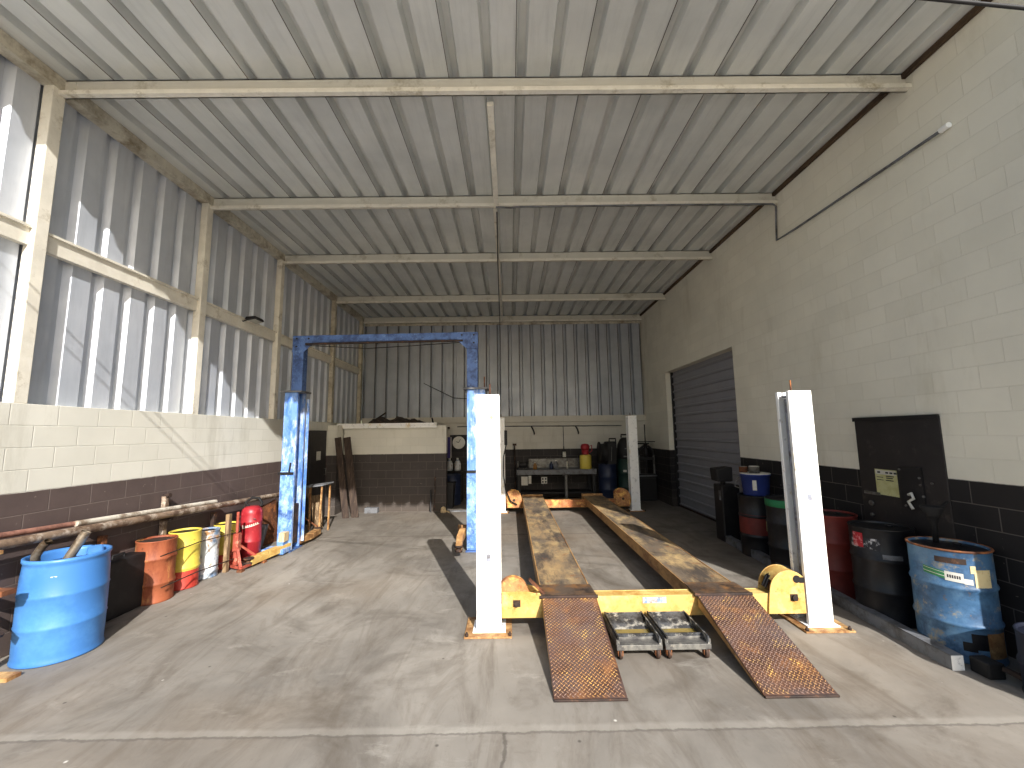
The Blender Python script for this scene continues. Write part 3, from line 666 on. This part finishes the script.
t = thing('funnel', 'black plastic funnel standing on the blue steel drum lid', 'funnel', (3.89,3.93,.861))
m = MB(); m.lathe([(.022,0),(.022,.18),(.085,.31),(.085,.32),(.075,.32),(.016,.13),(.016,.005)], n=18); m.build('cone', 'rubber', t)
m = MB(); m.bar((.085,0,.31),(.15,0,.36),.025,.012); m.build('handle', 'rubber', t)

T = drum('steel_drum', 'black steel drum with red round emblem and scuffed white lettering', 'drum', (3.845,4.46,0), .263, .90, 'drum_black', 'drum_black')
m = MB(); m.patch((0,0,0), .266, 172, 196, .70, .84, 8); m.build('red_emblem', 'decal_red', T)
m = MB(); m.patch((0,0,0), .2655, 164, 226, .69, .80, 12); m.build('scuffed_decal', 'decal_smear', T)
m = MB(); m.patch((0,0,0), .266, 228, 262, .60, .66, 5); m.build('small_label', 'grey_paint', T)
T = drum('steel_drum', 'dull red steel drum beside the black door', 'drum', (3.85,5.16,0), .263, .90, 'drum_redbrown', 'black')
T = drum('steel_drum', 'black drum with bright green top band at the right wall', 'drum', (3.85,5.93,0), .263, .96, 'drum_black', 'drum_black', lidz=.01)
m = MB(); m.lathe([(.267,.85),(.270,.855),(.270,.94),(.267,.945)], n=40); m.f.pop(); m.f.pop(); m.mi = m.mi[:-2]; m.sm = m.sm[:-2]; m.build('green_band', 'green', T)
T = drum('steel_drum', 'black drum with red lower half carrying the blue bucket', 'drum', (3.85,6.66,0), .26, .90, 'drum_black', 'drum_black')
m = MB(); m.patch((0,0,0), .2635, 150, 285, .33, .62, 16); m.build('red_panel', 'drum_redbrown', T)
m = MB(); m.patch((0,0,0), .2645, 262, 272, .40, .56, 3); m.build('warning_sticker', 'label_yellow', T)
t = thing('bucket', 'blue bucket with white label on the black and red drum', 'bucket', (3.83,6.62,.90))
m = MB(); m.lathe([(.17,0),(.18,.02),(.205,.30),(.215,.305),(.215,.325),(.20,.33),(.19,.30),(.165,.02)], n=32); m.build('body', 'blue_bucket', t)
m = MB(); m.lathe([(.0001,.325),(.214,.325),(.214,.338),(.0001,.34)], n=32, smooth=False); m.build('lid', 'label_white', t)
m = MB(); m.patch((0,0,0), .203, 228, 244, .09, .24, 5); m.build('paper_label', 'label_white', t)
m = MB(); m.tube([(-.19,.1,.27),(-.25,.12,.2),(-.27,.10,.12),(-.22,.04,.10)], .008, 6); m.build('bail_handle', 'grey', t)
t = thing('paint_can', 'small grey can on the blue bucket lid', 'can', (3.80,6.58,1.24)); m = MB().lathe([(.075,0),(.075,.09),(.08,.095),(.08,.10),(.07,.10)], n=20); m.build('can_body', 'grey', t)
m = MB().lathe([(.0001,.10),(.07,.10),(.07,.106),(.0001,.106)], n=20, smooth=False); m.build('lid', 'label_white', t)
t = thing('paint_can', 'rusty brown can at the left edge of the blue bucket lid', 'can', (3.72,6.74,1.24)); m = MB().lathe([(.06,0),(.06,.075),(.064,.08),(.055,.085)], n=20); m.build('can_body', 'rust', t)
m = MB().lathe([(.0001,.085),(.055,.085),(.055,.09),(.0001,.09)], n=20, smooth=False); m.build('lid', 'grey', t)
# black bin stand with box on top near the shutter
t = thing('pump_stand', 'narrow black pump stand with slanted box head near the roll up door', 'pump', (3.76,7.50,0))
m = MB(); m.box(-.10,.22,-.14,.16,0,.96); m.build('cabinet', 'black', t, bevel=.02)
m = MB(); m.hexa([(-.16,-.14,1.02),(.10,-.16,1.02),(.12,.12,1.02),(-.14,.14,1.02)],[(-.18,-.14,1.24),(.11,-.16,1.27),(.13,.14,1.27),(-.15,.16,1.24)]); m.build('box_head', 'rubber', t, bevel=.02)
m = MB(); m.tube([(.0,0,.96),(.0,0,1.03)], .04, 12); m.build('neck', 'black', t)
m = MB(); m.box(-.112,-.10,-.10,-.05,.70,.86); m.build('gauge_plate', 'grey_paint', t)
T = drum('steel_drum', 'dark navy drum at the right edge of the photo, mostly hidden', 'drum', (3.86,3.06,0), .24, .44, 'navy_dark', 'navy_dark', (.5,))
# steel channel along the floor in front of the right drums
m = MB((3.6,5.4,0)); d = Vector((.20,3.9,0)).normalized()
def rp_(y, dx): 
    x = 3.462+(y-3.5)*.054; return x+dx
v0, v1 = 3.5, 7.5
for (a, b, z0, z1) in ((0,.014,0,.11),(.014,.095,.0,.012),(.081,.095,0,.10)):
    m.hexa([(rp_(v0,a),v0,z0),(rp_(v0,b),v0,z0),(rp_(v1,b),v1,z0),(rp_(v1,a),v1,z0)],[(rp_(v0,a),v0,z1),(rp_(v0,b),v0,z1),(rp_(v1,b),v1,z1),(rp_(v1,a),v1,z1)])
m.hexa([(rp_(v0,.0),v0-.004,0),(rp_(v0,.095),v0-.004,0),(rp_(v0,.095),v0,0),(rp_(v0,0),v0,0)],[(rp_(v0,0),v0-.004,.11),(rp_(v0,.095),v0-.004,.11),(rp_(v0,.095),v0,.11),(rp_(v0,0),v0,.11)],1)  # near end face coloured white to paint in the sun on it
m.hexa([(rp_(v0,.0),v0,.10),(rp_(v0,.095),v0,.10),(rp_(v1,.095),v1,.10),(rp_(v1,0),v1,.10)],[(rp_(v0,0),v0,.112),(rp_(v0,.095),v0,.112),(rp_(v1,.095),v1,.112),(rp_(v1,0),v1,.112)])
single(m, 'steel_channel', ['grey_paint','white'], 'long grey steel channel on the floor in front of the right drums', 'steel channel')
m = MB((3.75,3.42,0)); m.box(3.60,3.73,3.36,3.50,0,.115); single(m, 'rubber_block', 'rubber', 'black rubber block at the near end of the steel channel', 'block', bevel=.012)
m = MB((3.74,3.22,0)); m.bar((3.70,3.35,.09),(3.80,3.08,.03),.035,.03); m.bar((3.78,3.3,.06),(3.76,3.1,.03),.05,.05); single(m, 'scrap_bracket', 'rust_dark', 'rusty bracket on the floor by the navy drum', 'scrap metal')
m = MB((3.86,3.06,0)); m.hexa([(3.72,3.0,0),(4.1,3.0,0),(4.1,3.02,0),(3.72,3.02,0)],[(3.72,3.0,.1),(4.1,3.0,.1),(4.1,3.02,.1),(3.72,3.02,.1)])

# ------------------------------------------------------------------ pipe rack along the left wall
t = thing('pipe_rack', 'rusty pipe rack along the left wall carrying long pipes', 'rack', (-4.2,5.0,0))
RO = (-4.2,5.0,0)
for (x, y, h, mt) in ((-4.30,3.60,.99,'rust_tan'),(-4.44,5.50,1.16,'pipe'),(-4.40,6.36,.80,'rust_dark'),(-4.07,6.20,.80,'wood')):
    m = MB(RO); m.box(x-.028,x+.028,y-.03,y+.03,0 if y != 6.5 else 0,h); o = m.build('upright', mt, t, bevel=.004)
    if y == 5.50:
        m = MB(RO); m.box(x-.02,x+.10,y-.03,y+.03,.86,.885); m.build('pipe_bracket', 'rust_dark', o)
        m = MB(RO); m.tube([(x-.015,y,h),(x+.06,y,h+.01)], .03, 10); m.build('hook', 'rust_dark', o)
m = MB(RO); m.box(-4.42,-4.0,3.555,3.655,0,.03); m.build('foot', 'rust_tan', t)
m = MB(RO); m.box(-4.46,-4.06,3.50,3.60,.66,.70); m.build('rack_arm', 'rust', t)
m = MB(RO); m.bar((-4.44,3.56,.58),(-4.1,3.56,.34),.05,.03); m.build('brace', 'rust_dark', t)
m = MB(RO); m.box(-4.40,-4.24,3.57,3.63,.96,.99); m.build('rack_arm', 'rust_tan', t)
m = MB(RO); m.tube([(-4.035,5.0,.55),(-4.04,5.6,.56),(-4.05,6.45,.50)], .007, 6); m.build('tie_wire', 'rust_dark', t)
m = MB(RO); m.tube([(-4.04,5.05,.19),(-4.04,5.6,.19),(-4.04,6.4,.14)], .007, 6); m.build('tie_wire', 'rust_dark', t)
m = MB(RO); m.box(-4.46,-4.40,4.66,4.72,0,.86); m.build('upright', 'rust', t, bevel=.004)
single(MB((-4.34,6,.9)).tube([(-4.36,3.0,1.045),(-4.355,5.5,.935),(-4.36,8.6,.79)], .042, 14), 'steel_pipe', 'pipe', 'long thick brown pipe lying along the rack on the left wall', 'pipe')
single(MB((-4.42,5,1.0)).tube([(-4.425,3.0,1.115),(-4.42,4.5,1.045)], .026, 10), 'steel_pipe', 'pipe_pink', 'thin reddish pipe end on the rack behind the blue plastic drum', 'pipe')
single(MB((-4.38,5.3,1.0)).tube([(-4.39,4.35,1.055),(-4.38,6.35,.958)], .029, 12), 'steel_pipe', 'pipe_white', 'pale whitish pipe resting on top of the long brown pipe', 'pipe')
t = thing('tool_case', 'flat black case leaning at the wall between blue and orange drums', 'case', (-4.33,4.80,0))
m = MB(); m.box(-.10,.10,-.26,.24,.0,.60); m.build('case_body', 'black', t, bevel=.02)
m = MB(); m.tube([(.0,-.08,.60),(.0,-.08,.635),(.0,.06,.635),(.0,.06,.60)], .01, 8); m.build('handle', 'rubber', t)
single(MB((-4.24,4.48,0)).bar((-4.16,4.47,0.0),(-4.36,4.47,.80),.03,.09,(0,1,0)), 'wooden_board', 'wood', 'narrow brown board leaning beside the blue plastic drum', 'board')

# red jack stand
t = thing('jack_stand', 'faded red tripod jack stand beside the blue lift column', 'jack stand', (-4.0,6.42,0))
JO = (-4.0,6.42,0)
m = MB(JO); m.tube([(-4.04,6.36,.05),(-4.04,6.36,.50)], .036, 12); m.build('center_tube', 'jack', t)
m = MB(JO); m.tube([(-4.04,6.36,.50),(-4.04,6.36,.80)], .02, 10); m.build('ratchet_post', 'jack', t)
m = MB(JO); m.box(-4.06,-3.98,6.30,6.38,.25,.5); m.build('ratchet_housing', 'jack', t, bevel=.006)
for q in ((-4.22,6.38),(-3.85,6.19),(-3.78,6.62)):
    m = MB(JO); m.bar((-4.04,6.36,.36),(q[0],q[1],.03),.035,.03); m.build('leg', 'jack', t)
    m = MB(JO); m.box(q[0]-.035,q[0]+.035,q[1]-.035,q[1]+.035,0,.03); m.build('foot', 'rust', t)
m = MB(JO); m.bar((-4.22,6.38,.05),(-3.85,6.19,.05),.03,.03); m.bar((-3.85,6.19,.05),(-3.78,6.62,.05),.03,.03); m.build('brace', 'jack', t)
# items around the blue left column
t = thing('work_stand', 'small metal stand with grey top beside the blue lift column', 'stand', (-3.92,8.6,0)); SO = (-3.92,8.6,0)
m = MB(SO); m.hexa([(-4.22,8.45,.86),(-3.72,8.45,.92),(-3.66,8.80,.94),(-4.16,8.80,.88)],[(-4.22,8.45,.885),(-3.72,8.45,.945),(-3.66,8.80,.965),(-4.16,8.80,.905)]); m.build('top', 'grey_paint', t)
for (x, y, x2) in ((-4.15,8.49,-4.15),(-3.76,8.49,-3.79),(-3.72,8.77,-3.73),(-4.12,8.77,-4.12)):
    m = MB(SO); m.bar((x,y,.90),(x2,y,0),.03,.03); m.build('leg', 'rust_tan', t)
m = MB(SO); m.bar((-4.15,8.49,.35),(-3.78,8.49,.1),.025,.02); m.build('brace', 'rust', t)
def board(p, q, w, th, mtl, label, up=(0,1,0)):
    c = ((p[0]+q[0])/2, (p[1]+q[1])/2, 0)
    return single(MB(c).bar(p, q, w, th, up), 'wooden_board', mtl, label, 'board', bevel=.003)
board((-3.80,7.78,0),(-3.93,7.83,.50),.17,.03,'wood_pale','pale offcut board leaning behind the blue lift column base')
board((-4.08,8.02,0),(-4.02,8.05,.46),.07,.03,'wood_pale','narrow pale strip leaning right behind the blue lift column')
board((-4.05,9.02,0),(-4.12,9.05,.66),.20,.03,'wood','short weathered board standing behind the small metal stand')
board((-4.12,8.25,0),(-4.32,8.3,2.05),.24,.03,'wood_dark','tall dark plank leaning at the left wall behind the blue column')
board((-3.83,9.95,0),(-4.12,10.05,1.86),.15,.03,'wood_dark','dark plank leaning on store room corner, left of the pair')
board((-3.64,10.02,0),(-3.94,10.14,1.86),.17,.03,'wood_dark','dark plank leaning on store room corner, right of the pair')
board((-3.93,8.9,.0),(-4.38,9.14,.80),.09,.03,'wood','short diagonal board leaning at the dark left door')
m = MB((-3.45,10.5,0)); m.box(-3.60,-3.28,10.50,10.66,0,.07); m.box(-3.60,-3.28,10.54,10.66,.075,.14)
single(MB((-3.45,10.5,0)).box(-3.60,-3.28,10.50,10.66,0,.13), 'concrete_block', 'grey_paint', 'greyish block on the floor against the store room wall', 'block', bevel=.01)
for (x, y, z, lab) in ((-4.28,6.95,.45,'rusty brown metal sheet leaning behind the red tank'),):
    single(MB((-4.3,7.55,0)).hexa([(-4.40,7.45,0),(-4.36,7.45,0),(-4.30,7.95,0),(-4.34,7.95,0)],[(-4.46,7.45,.62),(-4.42,7.45,.62),(-4.36,7.95,.74),(-4.40,7.95,.74)]), 'metal_sheet', 'rust', lab, 'metal sheet')
m = MB((-4.02,7.3,0)); m.hexa([(-4.36,7.14,0),(-4.16,7.14,0),(-4.16,7.2,0),(-4.36,7.2,0)],[(-4.34,7.30,.42),(-4.14,7.30,.42),(-4.14,7.36,.42),(-4.34,7.36,.42)])
single(m, 'radiator_grille', 'grey_paint', 'grey slatted grille leaning between red tank and blue column', 'grille', bevel=.006)

# clutter on the store room roof
m = MB((-3.2,11.6,RZ)); n = 34; pts = []
vs = []
for i in range(n+1):
    for j in range(9):
        u = i/n; v = j/8; x = -4.1+2.1*u; y = 11.1+1.1*v
        hh = (.06+.21*math.exp(-((u-.22)/.10)**2)+.19*math.exp(-((u-.50)/.17)**2)+.08*math.exp(-((u-.75)/.1)**2)+.05*sin(u*31+v*5)*sin(v*9+1)+.03*sin(u*57+v*17))*(sin(pi*min(1,max(0,v)))**.5+.02)*(min(1,u*8)*min(1,(1-u)*6))
        vs.append((x, y, RZ-.01+max(0.004, hh)))
fs = [(i*9+j,(i+1)*9+j,(i+1)*9+j+1,i*9+j+1) for i in range(n) for j in range(8)]
m.add(vs, fs, 0, True)
single(m, 'tarpaulin', 'tarp', 'crumpled dusty brown tarpaulin on the store room roof', 'tarp')
for (p, q, r, mt, lab) in (((-4.3,11.02,RZ+.03),(-3.0,11.05,RZ+.06),.03,'rust_dark','dark pipe lying along the front of the store room roof'),
                       ((-3.75,11.0,RZ+.04),(-3.55,11.9,RZ+.40),.022,'rust_dark','dark rod poking up from the tarpaulin on the store room roof'),
                       ((-2.75,10.98,RZ+.02),(-2.15,11.05,RZ+.03),.025,'rubber','black rod at the right of the store room roof'),
                       ((-1.98,10.86,RZ+.0),(-2.03,10.88,RZ+.20),.02,'rubber','short black peg upright at the right end of the store room roof')):
    single(MB(p).tube([p, q], r, 8), 'metal_rod', mt, lab, 'rod')
# thing at the base of the store room: black board and shovel-like rods
board((-1.98,10.55,0),(-2.0,10.68,.52),.05,.03,'black','short black post leaning on the store room wall', (1,0,0))
board((-1.88,10.52,0),(-1.9,10.68,.85),.03,.02,'rust_dark','thin dark rod leaning on the store room wall', (1,0,0))
m = MB((-1.60,10.5,0)); m.lathe([(.07,0),(.075,.04),(.05,.12),(.02,.14)], (-1.66,10.5,0), 10); m.bar((-1.60,10.48,.04),(-1.50,10.42,.02),.03,.03)
single(m, 'rag_bundle', 'wood_pale', 'pale rag bundle on the floor at the store room corner', 'rag')

# ------------------------------------------------------------------ back alcove left: clock, blue barrel, bottles
t = thing('wall_clock', 'round white clock on a dark square on the back wall', 'clock', (-1.55,YB,1.62))
m = MB(); m.box(-.27,.27,-.03,-.002,-.24,.26); m.build('backing_board', 'black', t)
m = MB(); m.lathe([(.19,-.06),(.19,-.03)], (0,0,.03), 28, axis='y'); fc = m.build('dial', 'clockface', t)
m = MB(); m.bar((0,-.066,.03),(.05,-.066,.13),.012,.004,(0,1,0)); m.bar((0,-.066,.03),(-.08,-.066,.06),.014,.004,(0,1,0)); m.build('hand', 'ink', fc)
t = thing('fluorescent_tube_box', 'upright violet tube carton by the clock on the back wall', 'carton', (-1.83,12.65,1.2))
m = MB(); m.box(-.07,.07,-.07,.07,0,.62); m.build('carton', 'purple', t, bevel=.006)
m = MB(); m.box(.045,.074,-.076,-.07,-.0,.62); m.build('white_edge', 'label_white', t)
t = thing('shelf', 'dark shelf stand carrying white jugs beside the store room', 'shelf', (-1.80,12.2,0))
m = MB(); m.box(-.32,.42,-.16,.3,.84,.87); m.build('shelf_board', 'black', t)
for (x, y) in ((-.3,-.14),(.4,-.14),(-.3,.28),(.4,.28)): m = MB(); m.box(x-.015,x+.015,y-.015,y+.015,0,.84); m.build('leg', 'black', t)
m = MB(); m.box(-.32,.42,.30,.31,.0,.84); m.build('back_panel', 'black', t)
def jug(name, label, loc, s, mt, cap='label_white', group=None):
    t = thing(name, label, 'jug' if s > .9 else 'bottle', loc, group)
    m = MB(); m.lathe([(.08*s,0),(.09*s,.01*s),(.09*s,.18*s),(.07*s,.24*s),(.03*s,.28*s),(.03*s,.31*s),(.0001,.31*s)], n=18); m.build('bottle_body', mt, t)
    m = MB(); m.lathe([(.033*s,.30*s),(.033*s,.335*s),(.0001,.335*s)], n=12); m.build('cap', cap, t)
    return t
for i, (x, lab) in enumerate(((-1.97,'white plastic jug on the dark shelf, leftmost of three'),(-1.75,'white plastic jug on the dark shelf, middle of three'),(-1.52,'white plastic jug on the dark shelf, rightmost of three'))):
    jug('plastic_jug', lab, (x,12.15,.87), 1.05, 'drum_white', group='white jugs on the dark shelf')
drum('steel_drum', 'dark blue barrel under the dark shelf beside the store room', 'drum', (-1.63,11.72,0), .26, .80, 'drum_navy', 'drum_navy')
t = thing('waste_bin', 'dark grey bin on the floor beside the store room corner', 'bin', (-1.64,11.15,0))
m = MB(); m.hexa([(-.12,-.15,0),(.14,-.15,0),(.14,.15,0),(-.12,.15,0)],[(-.15,-.18,.62),(.17,-.18,.62),(.17,.18,.62),(-.15,.18,.62)]); m.build('bin_body', 'black', t, bevel=.012)
m = MB(); m.box(-.165,.185,-.195,.195,.62,.65); m.build('bin_rim', 'rubber', t)

# ------------------------------------------------------------------ back wall workbench
t = thing('workbench', 'dark steel workbench along the back wall behind the lift', 'workbench', (1.3,12.2,0)); WO = (1.3,12.2,0)
m = MB(WO); m.box(.17,2.42,11.85,12.65,.74,.88); m.build('bench_top', 'grey_paint', t, bevel=.006)
for (x, y) in ((.24,11.92),(2.34,11.92),(.24,12.58),(2.34,12.58)): m = MB(WO); m.box(x-.04,x+.04,y-.04,y+.04,0,.74); m.build('leg', 'black', t)
m = MB(WO); m.box(.25,2.33,12.0,12.6,.2,.24); m.build('lower_shelf', 'black', t)
m = MB(WO); m.box(.55,2.1,12.60,12.64,.88,1.14); m.build('back_board', 'grey', t)
m = MB(WO); m.tube([(1.57,11.98,.0),(1.57,11.98,.74)], .05, 12); m.lathe([(.11,.0),(.05,.05)], (1.57,11.98,.69), 14); m.build('pedestal', 'grey', t)
m = MB(WO); m.box(.30,.48,11.84,11.85,.46,.70); m.build('hanging_card', 'label_white', t)
m = MB(WO); m.box(.50,.58,11.84,11.85,.50,.72); m.build('hanging_card', 'label_white', t)
m = MB(WO); m.box(.86,1.02,11.83,11.85,.50,.68); o = m.build('outlet_box', 'label_white', t)
m = MB(WO); 
for (x, z) in ((.90,.55),(.98,.55),(.90,.63),(.98,.63)): m.lathe([(.025,0),(.025,.004)], (x,11.824,z), 10, axis='y')
m.build('socket', 'ink', o)
t = thing('bench_grinder', 'black bench grinder at the left end of the workbench', 'grinder', (.37,12.05,.88))
m = MB(); m.box(-.06,.06,-.08,.08,0,.05); m.build('base', 'black', t); m = MB(); m.lathe([(.07,-.11),(.08,-.08),(.08,.08),(.07,.11)], (0,0,.13), 18, axis='x'); m.build('motor', 'black', t)
for s_ in (-1,1): m = MB(); m.lathe([(.10,-.015),(.10,.015)], (s_*.15,0,.13), 20, axis='x'); m.build('wheel', 'grey', t)
jug('oil_bottle', 'small amber bottle on the workbench left of centre', (.70,12.0,.88), .6, 'amber', 'label_white')
jug('oil_bottle', 'grey blue bottle on the workbench under the white socket', (1.30,12.0,.88), .75, 'grey_paint', 'label_white')
jug('oil_bottle', 'thin dark bottle on the workbench beside the grey blue bottle', (1.17,12.05,.88), .62, 'drum_navy', 'rubber')
t = thing('spray_can', 'thin white spray can on the right part of the workbench', 'can', (1.62,12.0,.88)); m = MB(); m.lathe([(.025,0),(.025,.20),(.012,.23)], n=12); m.build('can_body', 'label_white', t); m = MB(); m.lathe([(.014,.23),(.014,.26)], n=10); m.build('nozzle', 'rubber', t)
t = thing('safety_can', 'yellow can with red upper can at the right of the workbench', 'can', (2.14,12.0,.88))
m = MB(); m.lathe([(.16,0),(.165,.01),(.165,.36),(.16,.38),(.1,.40)], n=26); m.build('can_body', 'drum_yellow', t)
m = MB(); m.lathe([(.11,.39),(.10,.42),(.10,.52)], n=22); m.build('red_neck', 'red', t)
m = MB(); m.lathe([(.06,.50),(.12,.55),(.13,.62),(.10,.69),(.0001,.71)], n=22); m.build('red_top', 'red', t)
m = MB(); m.tube([(.1,0,.62),(.19,0,.66),(.19,0,.5),(.12,0,.45)], .015, 8); m.build('handle', 'red', t)
# blue drum with hose reel, green drum with pump
T = drum('steel_drum', 'dull blue drum with a black hose reel on top at the back wall', 'drum', (2.72,11.85,0), .25, 1.02, 'drum_navy', 'drum_navy')
t = thing('hose_reel', 'black hose reel standing on the dull blue drum', 'hose reel', (2.68,11.85,1.0))
m = MB(); m.lathe([(.10,-.10),(.30,-.10),(.30,-.08),(.24,-.05),(.24,.05),(.30,.08),(.30,.10),(.10,.10)], (-.08,0,.34), 30, axis='x'); m.build('reel_drum', 'rubber', t)
m = MB(); m.box(.04,.30,-.12,.12,.0,.64); m.build('pump_body', 'black', t, bevel=.02)
m = MB(); m.tube([(.1,-.1,.64),(.1,-.1,.72),(.28,-.1,.72),(.28,-.1,.64)], .02, 8); m.build('handle', 'black', t)
m = MB(); m.bar((.13,-.13,.1),(.16,-.13,.5),.015,.01); m.build('bright_strip', 'grey', t)
T = drum('steel_drum', 'dark green drum with a black pump on top beside the rear lift column', 'drum', (3.26,11.9,0), .24, 1.15, 'green_dark', 'black')
m = MB(); m.patch((0,0,0), .243, 236, 258, .80, .86, 4); m.patch((0,0,0), .243, 262, 274, .22, .28, 3); m.build('label_sticker', 'label_white', T)
t = thing('grease_pump', 'black drum pump standing on the dark green drum', 'pump', (3.24,11.88,1.128))
m = MB(); m.lathe([(.21,0),(.22,.2),(.20,.42),(.12,.58),(.06,.62)], n=22); m.build('pump_body', 'black', t)
m = MB(); m.tube([(-.1,-.05,.62),(-.1,-.05,.70),(.1,-.05,.70),(.1,-.05,.62)], .022, 8); m.build('handle', 'rubber', t)
m = MB(); m.patch((0,0,0), .222, 245, 285, .08, .12, 6); m.patch((0,0,0), .218, 255, 285, .30, .33, 6); m.build('name_plate', 'grey_paint', t)
# hydraulic press on a dark cabinet
t = thing('tool_cabinet', 'black low cabinet under the shop press in the back right corner', 'cabinet', (3.82,12.0,0))
m = MB(); m.box(-.28,.26,-.2,.35,.0,.66); m.build('carcass', 'black', t, bevel=.01)
m = MB(); m.box(-.25,.23,-.215,-.2,.06,.60); m.build('door', 'rubber', t)
m = MB(); m.box(-.30,.28,-.22,.37,.66,.69); m.build('top', 'grey_paint', t)
t = thing('shop_press', 'black screw press frame with bright side rods and long T handle', 'press', (3.84,11.9,.69))
for s_ in (-1,1):
    m = MB(); m.box(s_*.21-.02,s_*.21+.02,-.03,.03,.0,.56); m.build('side_rod', 'grey', t)
    m = MB(); m.tube([(s_*.21,0,.52),(s_*.20,0,.66),(s_*.13,0,.76),(s_*.05,0,.82)], .032, 10); m.build('bow_arm', 'black', t)
m = MB(); m.box(-.24,.24,-.06,.06,0,.04); m.build('base', 'black', t); m = MB(); m.box(-.2,.2,-.06,.06,.42,.50); m.build('crossbar', 'black', t)
m = MB(); m.tube([(0,0,.1),(0,0,1.42)], .018, 10); m.build('screw', 'black', t)
m = MB(); m.lathe([(.06,.5),(.07,.6),(.05,.7),(.05,.84),(.08,.86),(.08,.9)], n=16); m.build('nut', 'black', t)
m = MB(); m.tube([(-.36,0,.93),(.27,-.02,.93)], .012, 8); m.tube([(-.3,0,.88),(.1,0,.88)], .02, 8); m.build('handle_bar', 'black', t)

# back wall services
struct(MB().tube([(-1.6,YB-.02,2.13),(3.4,YB-.02,2.10)], .016, 8).tube([(1.62,YB-.02,2.11),(1.62,YB-.02,1.32)], .010, 8), 'trim_19', 'grey_paint')
for (x, lab) in ((.68,'black hook hanging from the back wall conduit, left one'),(2.02,'black hook hanging from the back wall conduit, right one')):
    single(MB((x,YB-.05,2.1)).tube([(x-.03,YB-.06,2.11),(x+.02,YB-.06,2.02),(x+.06,YB-.06,1.9),(x+.05,YB-.06,1.86)], .022, 8), 'hook', 'cable', lab, 'hook', 'hooks on the back wall conduit')
t = thing('power_socket', 'white hanging socket above the workbench', 'socket', (1.62,12.62,1.2)); m = MB(); m.box(-.05,.05,-.03,.03,-.02,.14); m.build('socket_box', 'label_white', t, bevel=.008)
m = MB(); m.tube([(0,0,.14),(0,.05,.3)], .012, 8); m.build('cord', 'cable', t)
single(MB((.2,12.6,0)).tube([(.14,12.55,.0),(.13,12.6,1.58)], .02, 8).box(.08,.19,12.55,12.6,1.54,1.60), 'steel_pole', 'rust_dark', 'dark pole standing left of the workbench', 'pole')
single(MB((-.2,12.55,3)).tube([(-.16,6.1,5.32),(-.20,8.0,5.30),(-.27,12.5,5.28),(-.27,12.66,4.6),(-.29,12.66,2.4)], .009, 6), 'power_cable', 'cable', 'black cable along the roof strut and down the back wall', 'cable')
single(MB((.5,6,5.3)).tube([(-.17,5.96,5.325),(.05,5.94,5.30),(.18,5.94,5.315),(2.5,5.945,5.325),(4.05,5.95,5.325),(4.11,5.97,5.30),(4.115,6.03,4.78),(4.115,5.6,4.75),(4.115,3.56,4.69)], .014, 8), 'electric_conduit', 'grey_paint', 'thin conduit from roof beam running down and along the right wall', 'conduit')
single(MB((4.1,3.5,4.68)).tube([(4.11,3.60,4.69),(4.105,3.52,4.688)], .028, 10), 'conduit_fitting', 'white', 'small white fitting at the front end of the right wall conduit', 'fitting')
single(MB((-1.5,12.6,3.2)).tube([(-2.6,12.55,3.45),(-1.7,12.6,3.0),(-1.05,12.62,2.95)], .012, 6), 'wire', 'cable', 'thin loose wire crossing the back sheet wall behind the blue beam', 'wire')
# flood lamp on the left girt
t = thing('flood_lamp', 'small dark flood lamp on the left wall rail', 'lamp', (XL-.03,7.12,3.93))
m = MB(); m.hexa([(.0,-.17,-.03),(.17,-.13,.0),(.17,.13,.0),(.0,.17,-.03)],[(.0,-.15,.03),(.15,-.12,.05),(.15,.12,.05),(.0,.15,.03)]); m.build('housing', 'black', t, bevel=.015)
m = MB(); m.add([(.02,-.13,-.035),(.15,-.11,-.008),(.15,.11,-.008),(.02,.13,-.035)], [(0,1,2,3)]); m.build('lens', 'lens', t)
m = MB(); m.tube([(.0,-.06,.0),(-.03,-.16,-.06),(-.06,-.25,-.02)], .01, 6); m.build('lamp_lead', 'cable', t)
# overhead service wires in front of the bay
def wire_line(p, d, lab):
    p, d = Vector(p), Vector(d)
    a = p + d*((-14-p.x)/d.x); b = p + d*((9-p.x)/d.x)
    single(MB(p).tube([a, p, b], .007, 8), 'overhead_wire', 'cable', lab, 'wire', 'service wires over the yard')
wire_line((1.855,1.416,3.528), (-.97742,.06387,.20143), 'dark overhead wire crossing the top right corner, lower of two')
wire_line((1.99,1.52,3.647), (-.98686,.03036,.15872), 'dark overhead wire crossing the top right corner, upper of two')

# ------------------------------------------------------------------ light
sd = Vector((-1.17, 3.45, -2.3)).normalized()
sl = bpy.data.lights.new('sun', 'SUN'); so = bpy.data.objects.new('sun', sl); COL.objects.link(so)
sl.energy = 6.0; sl.angle = ang(.6); sl.color = (1, .972, .93)
so.rotation_euler = sd.to_track_quat('-Z', 'Y').to_euler(); so.location = (6, -8, 9)
W_ = bpy.data.worlds.new('world'); SC.world = W_; W_.use_nodes = True
nt = W_.node_tree; bg = nt.nodes['Background']; sky = nt.nodes.new('ShaderNodeTexSky'); sky.sky_type = 'NISHITA'
sky.sun_disc = False; sky.sun_elevation = ang(32); sky.sun_rotation = math.atan2(1.17, -3.45); sky.air_density = 1.2; sky.dust_density = 2.0
nt.links.new(sky.outputs[0], bg.inputs[0]); bg.inputs[1].default_value = .15
SC.view_settings.view_transform = 'Standard'
SC.view_settings.exposure = 0.24
SC.view_settings.gamma = 0.91
SC.cycles.use_denoising = True
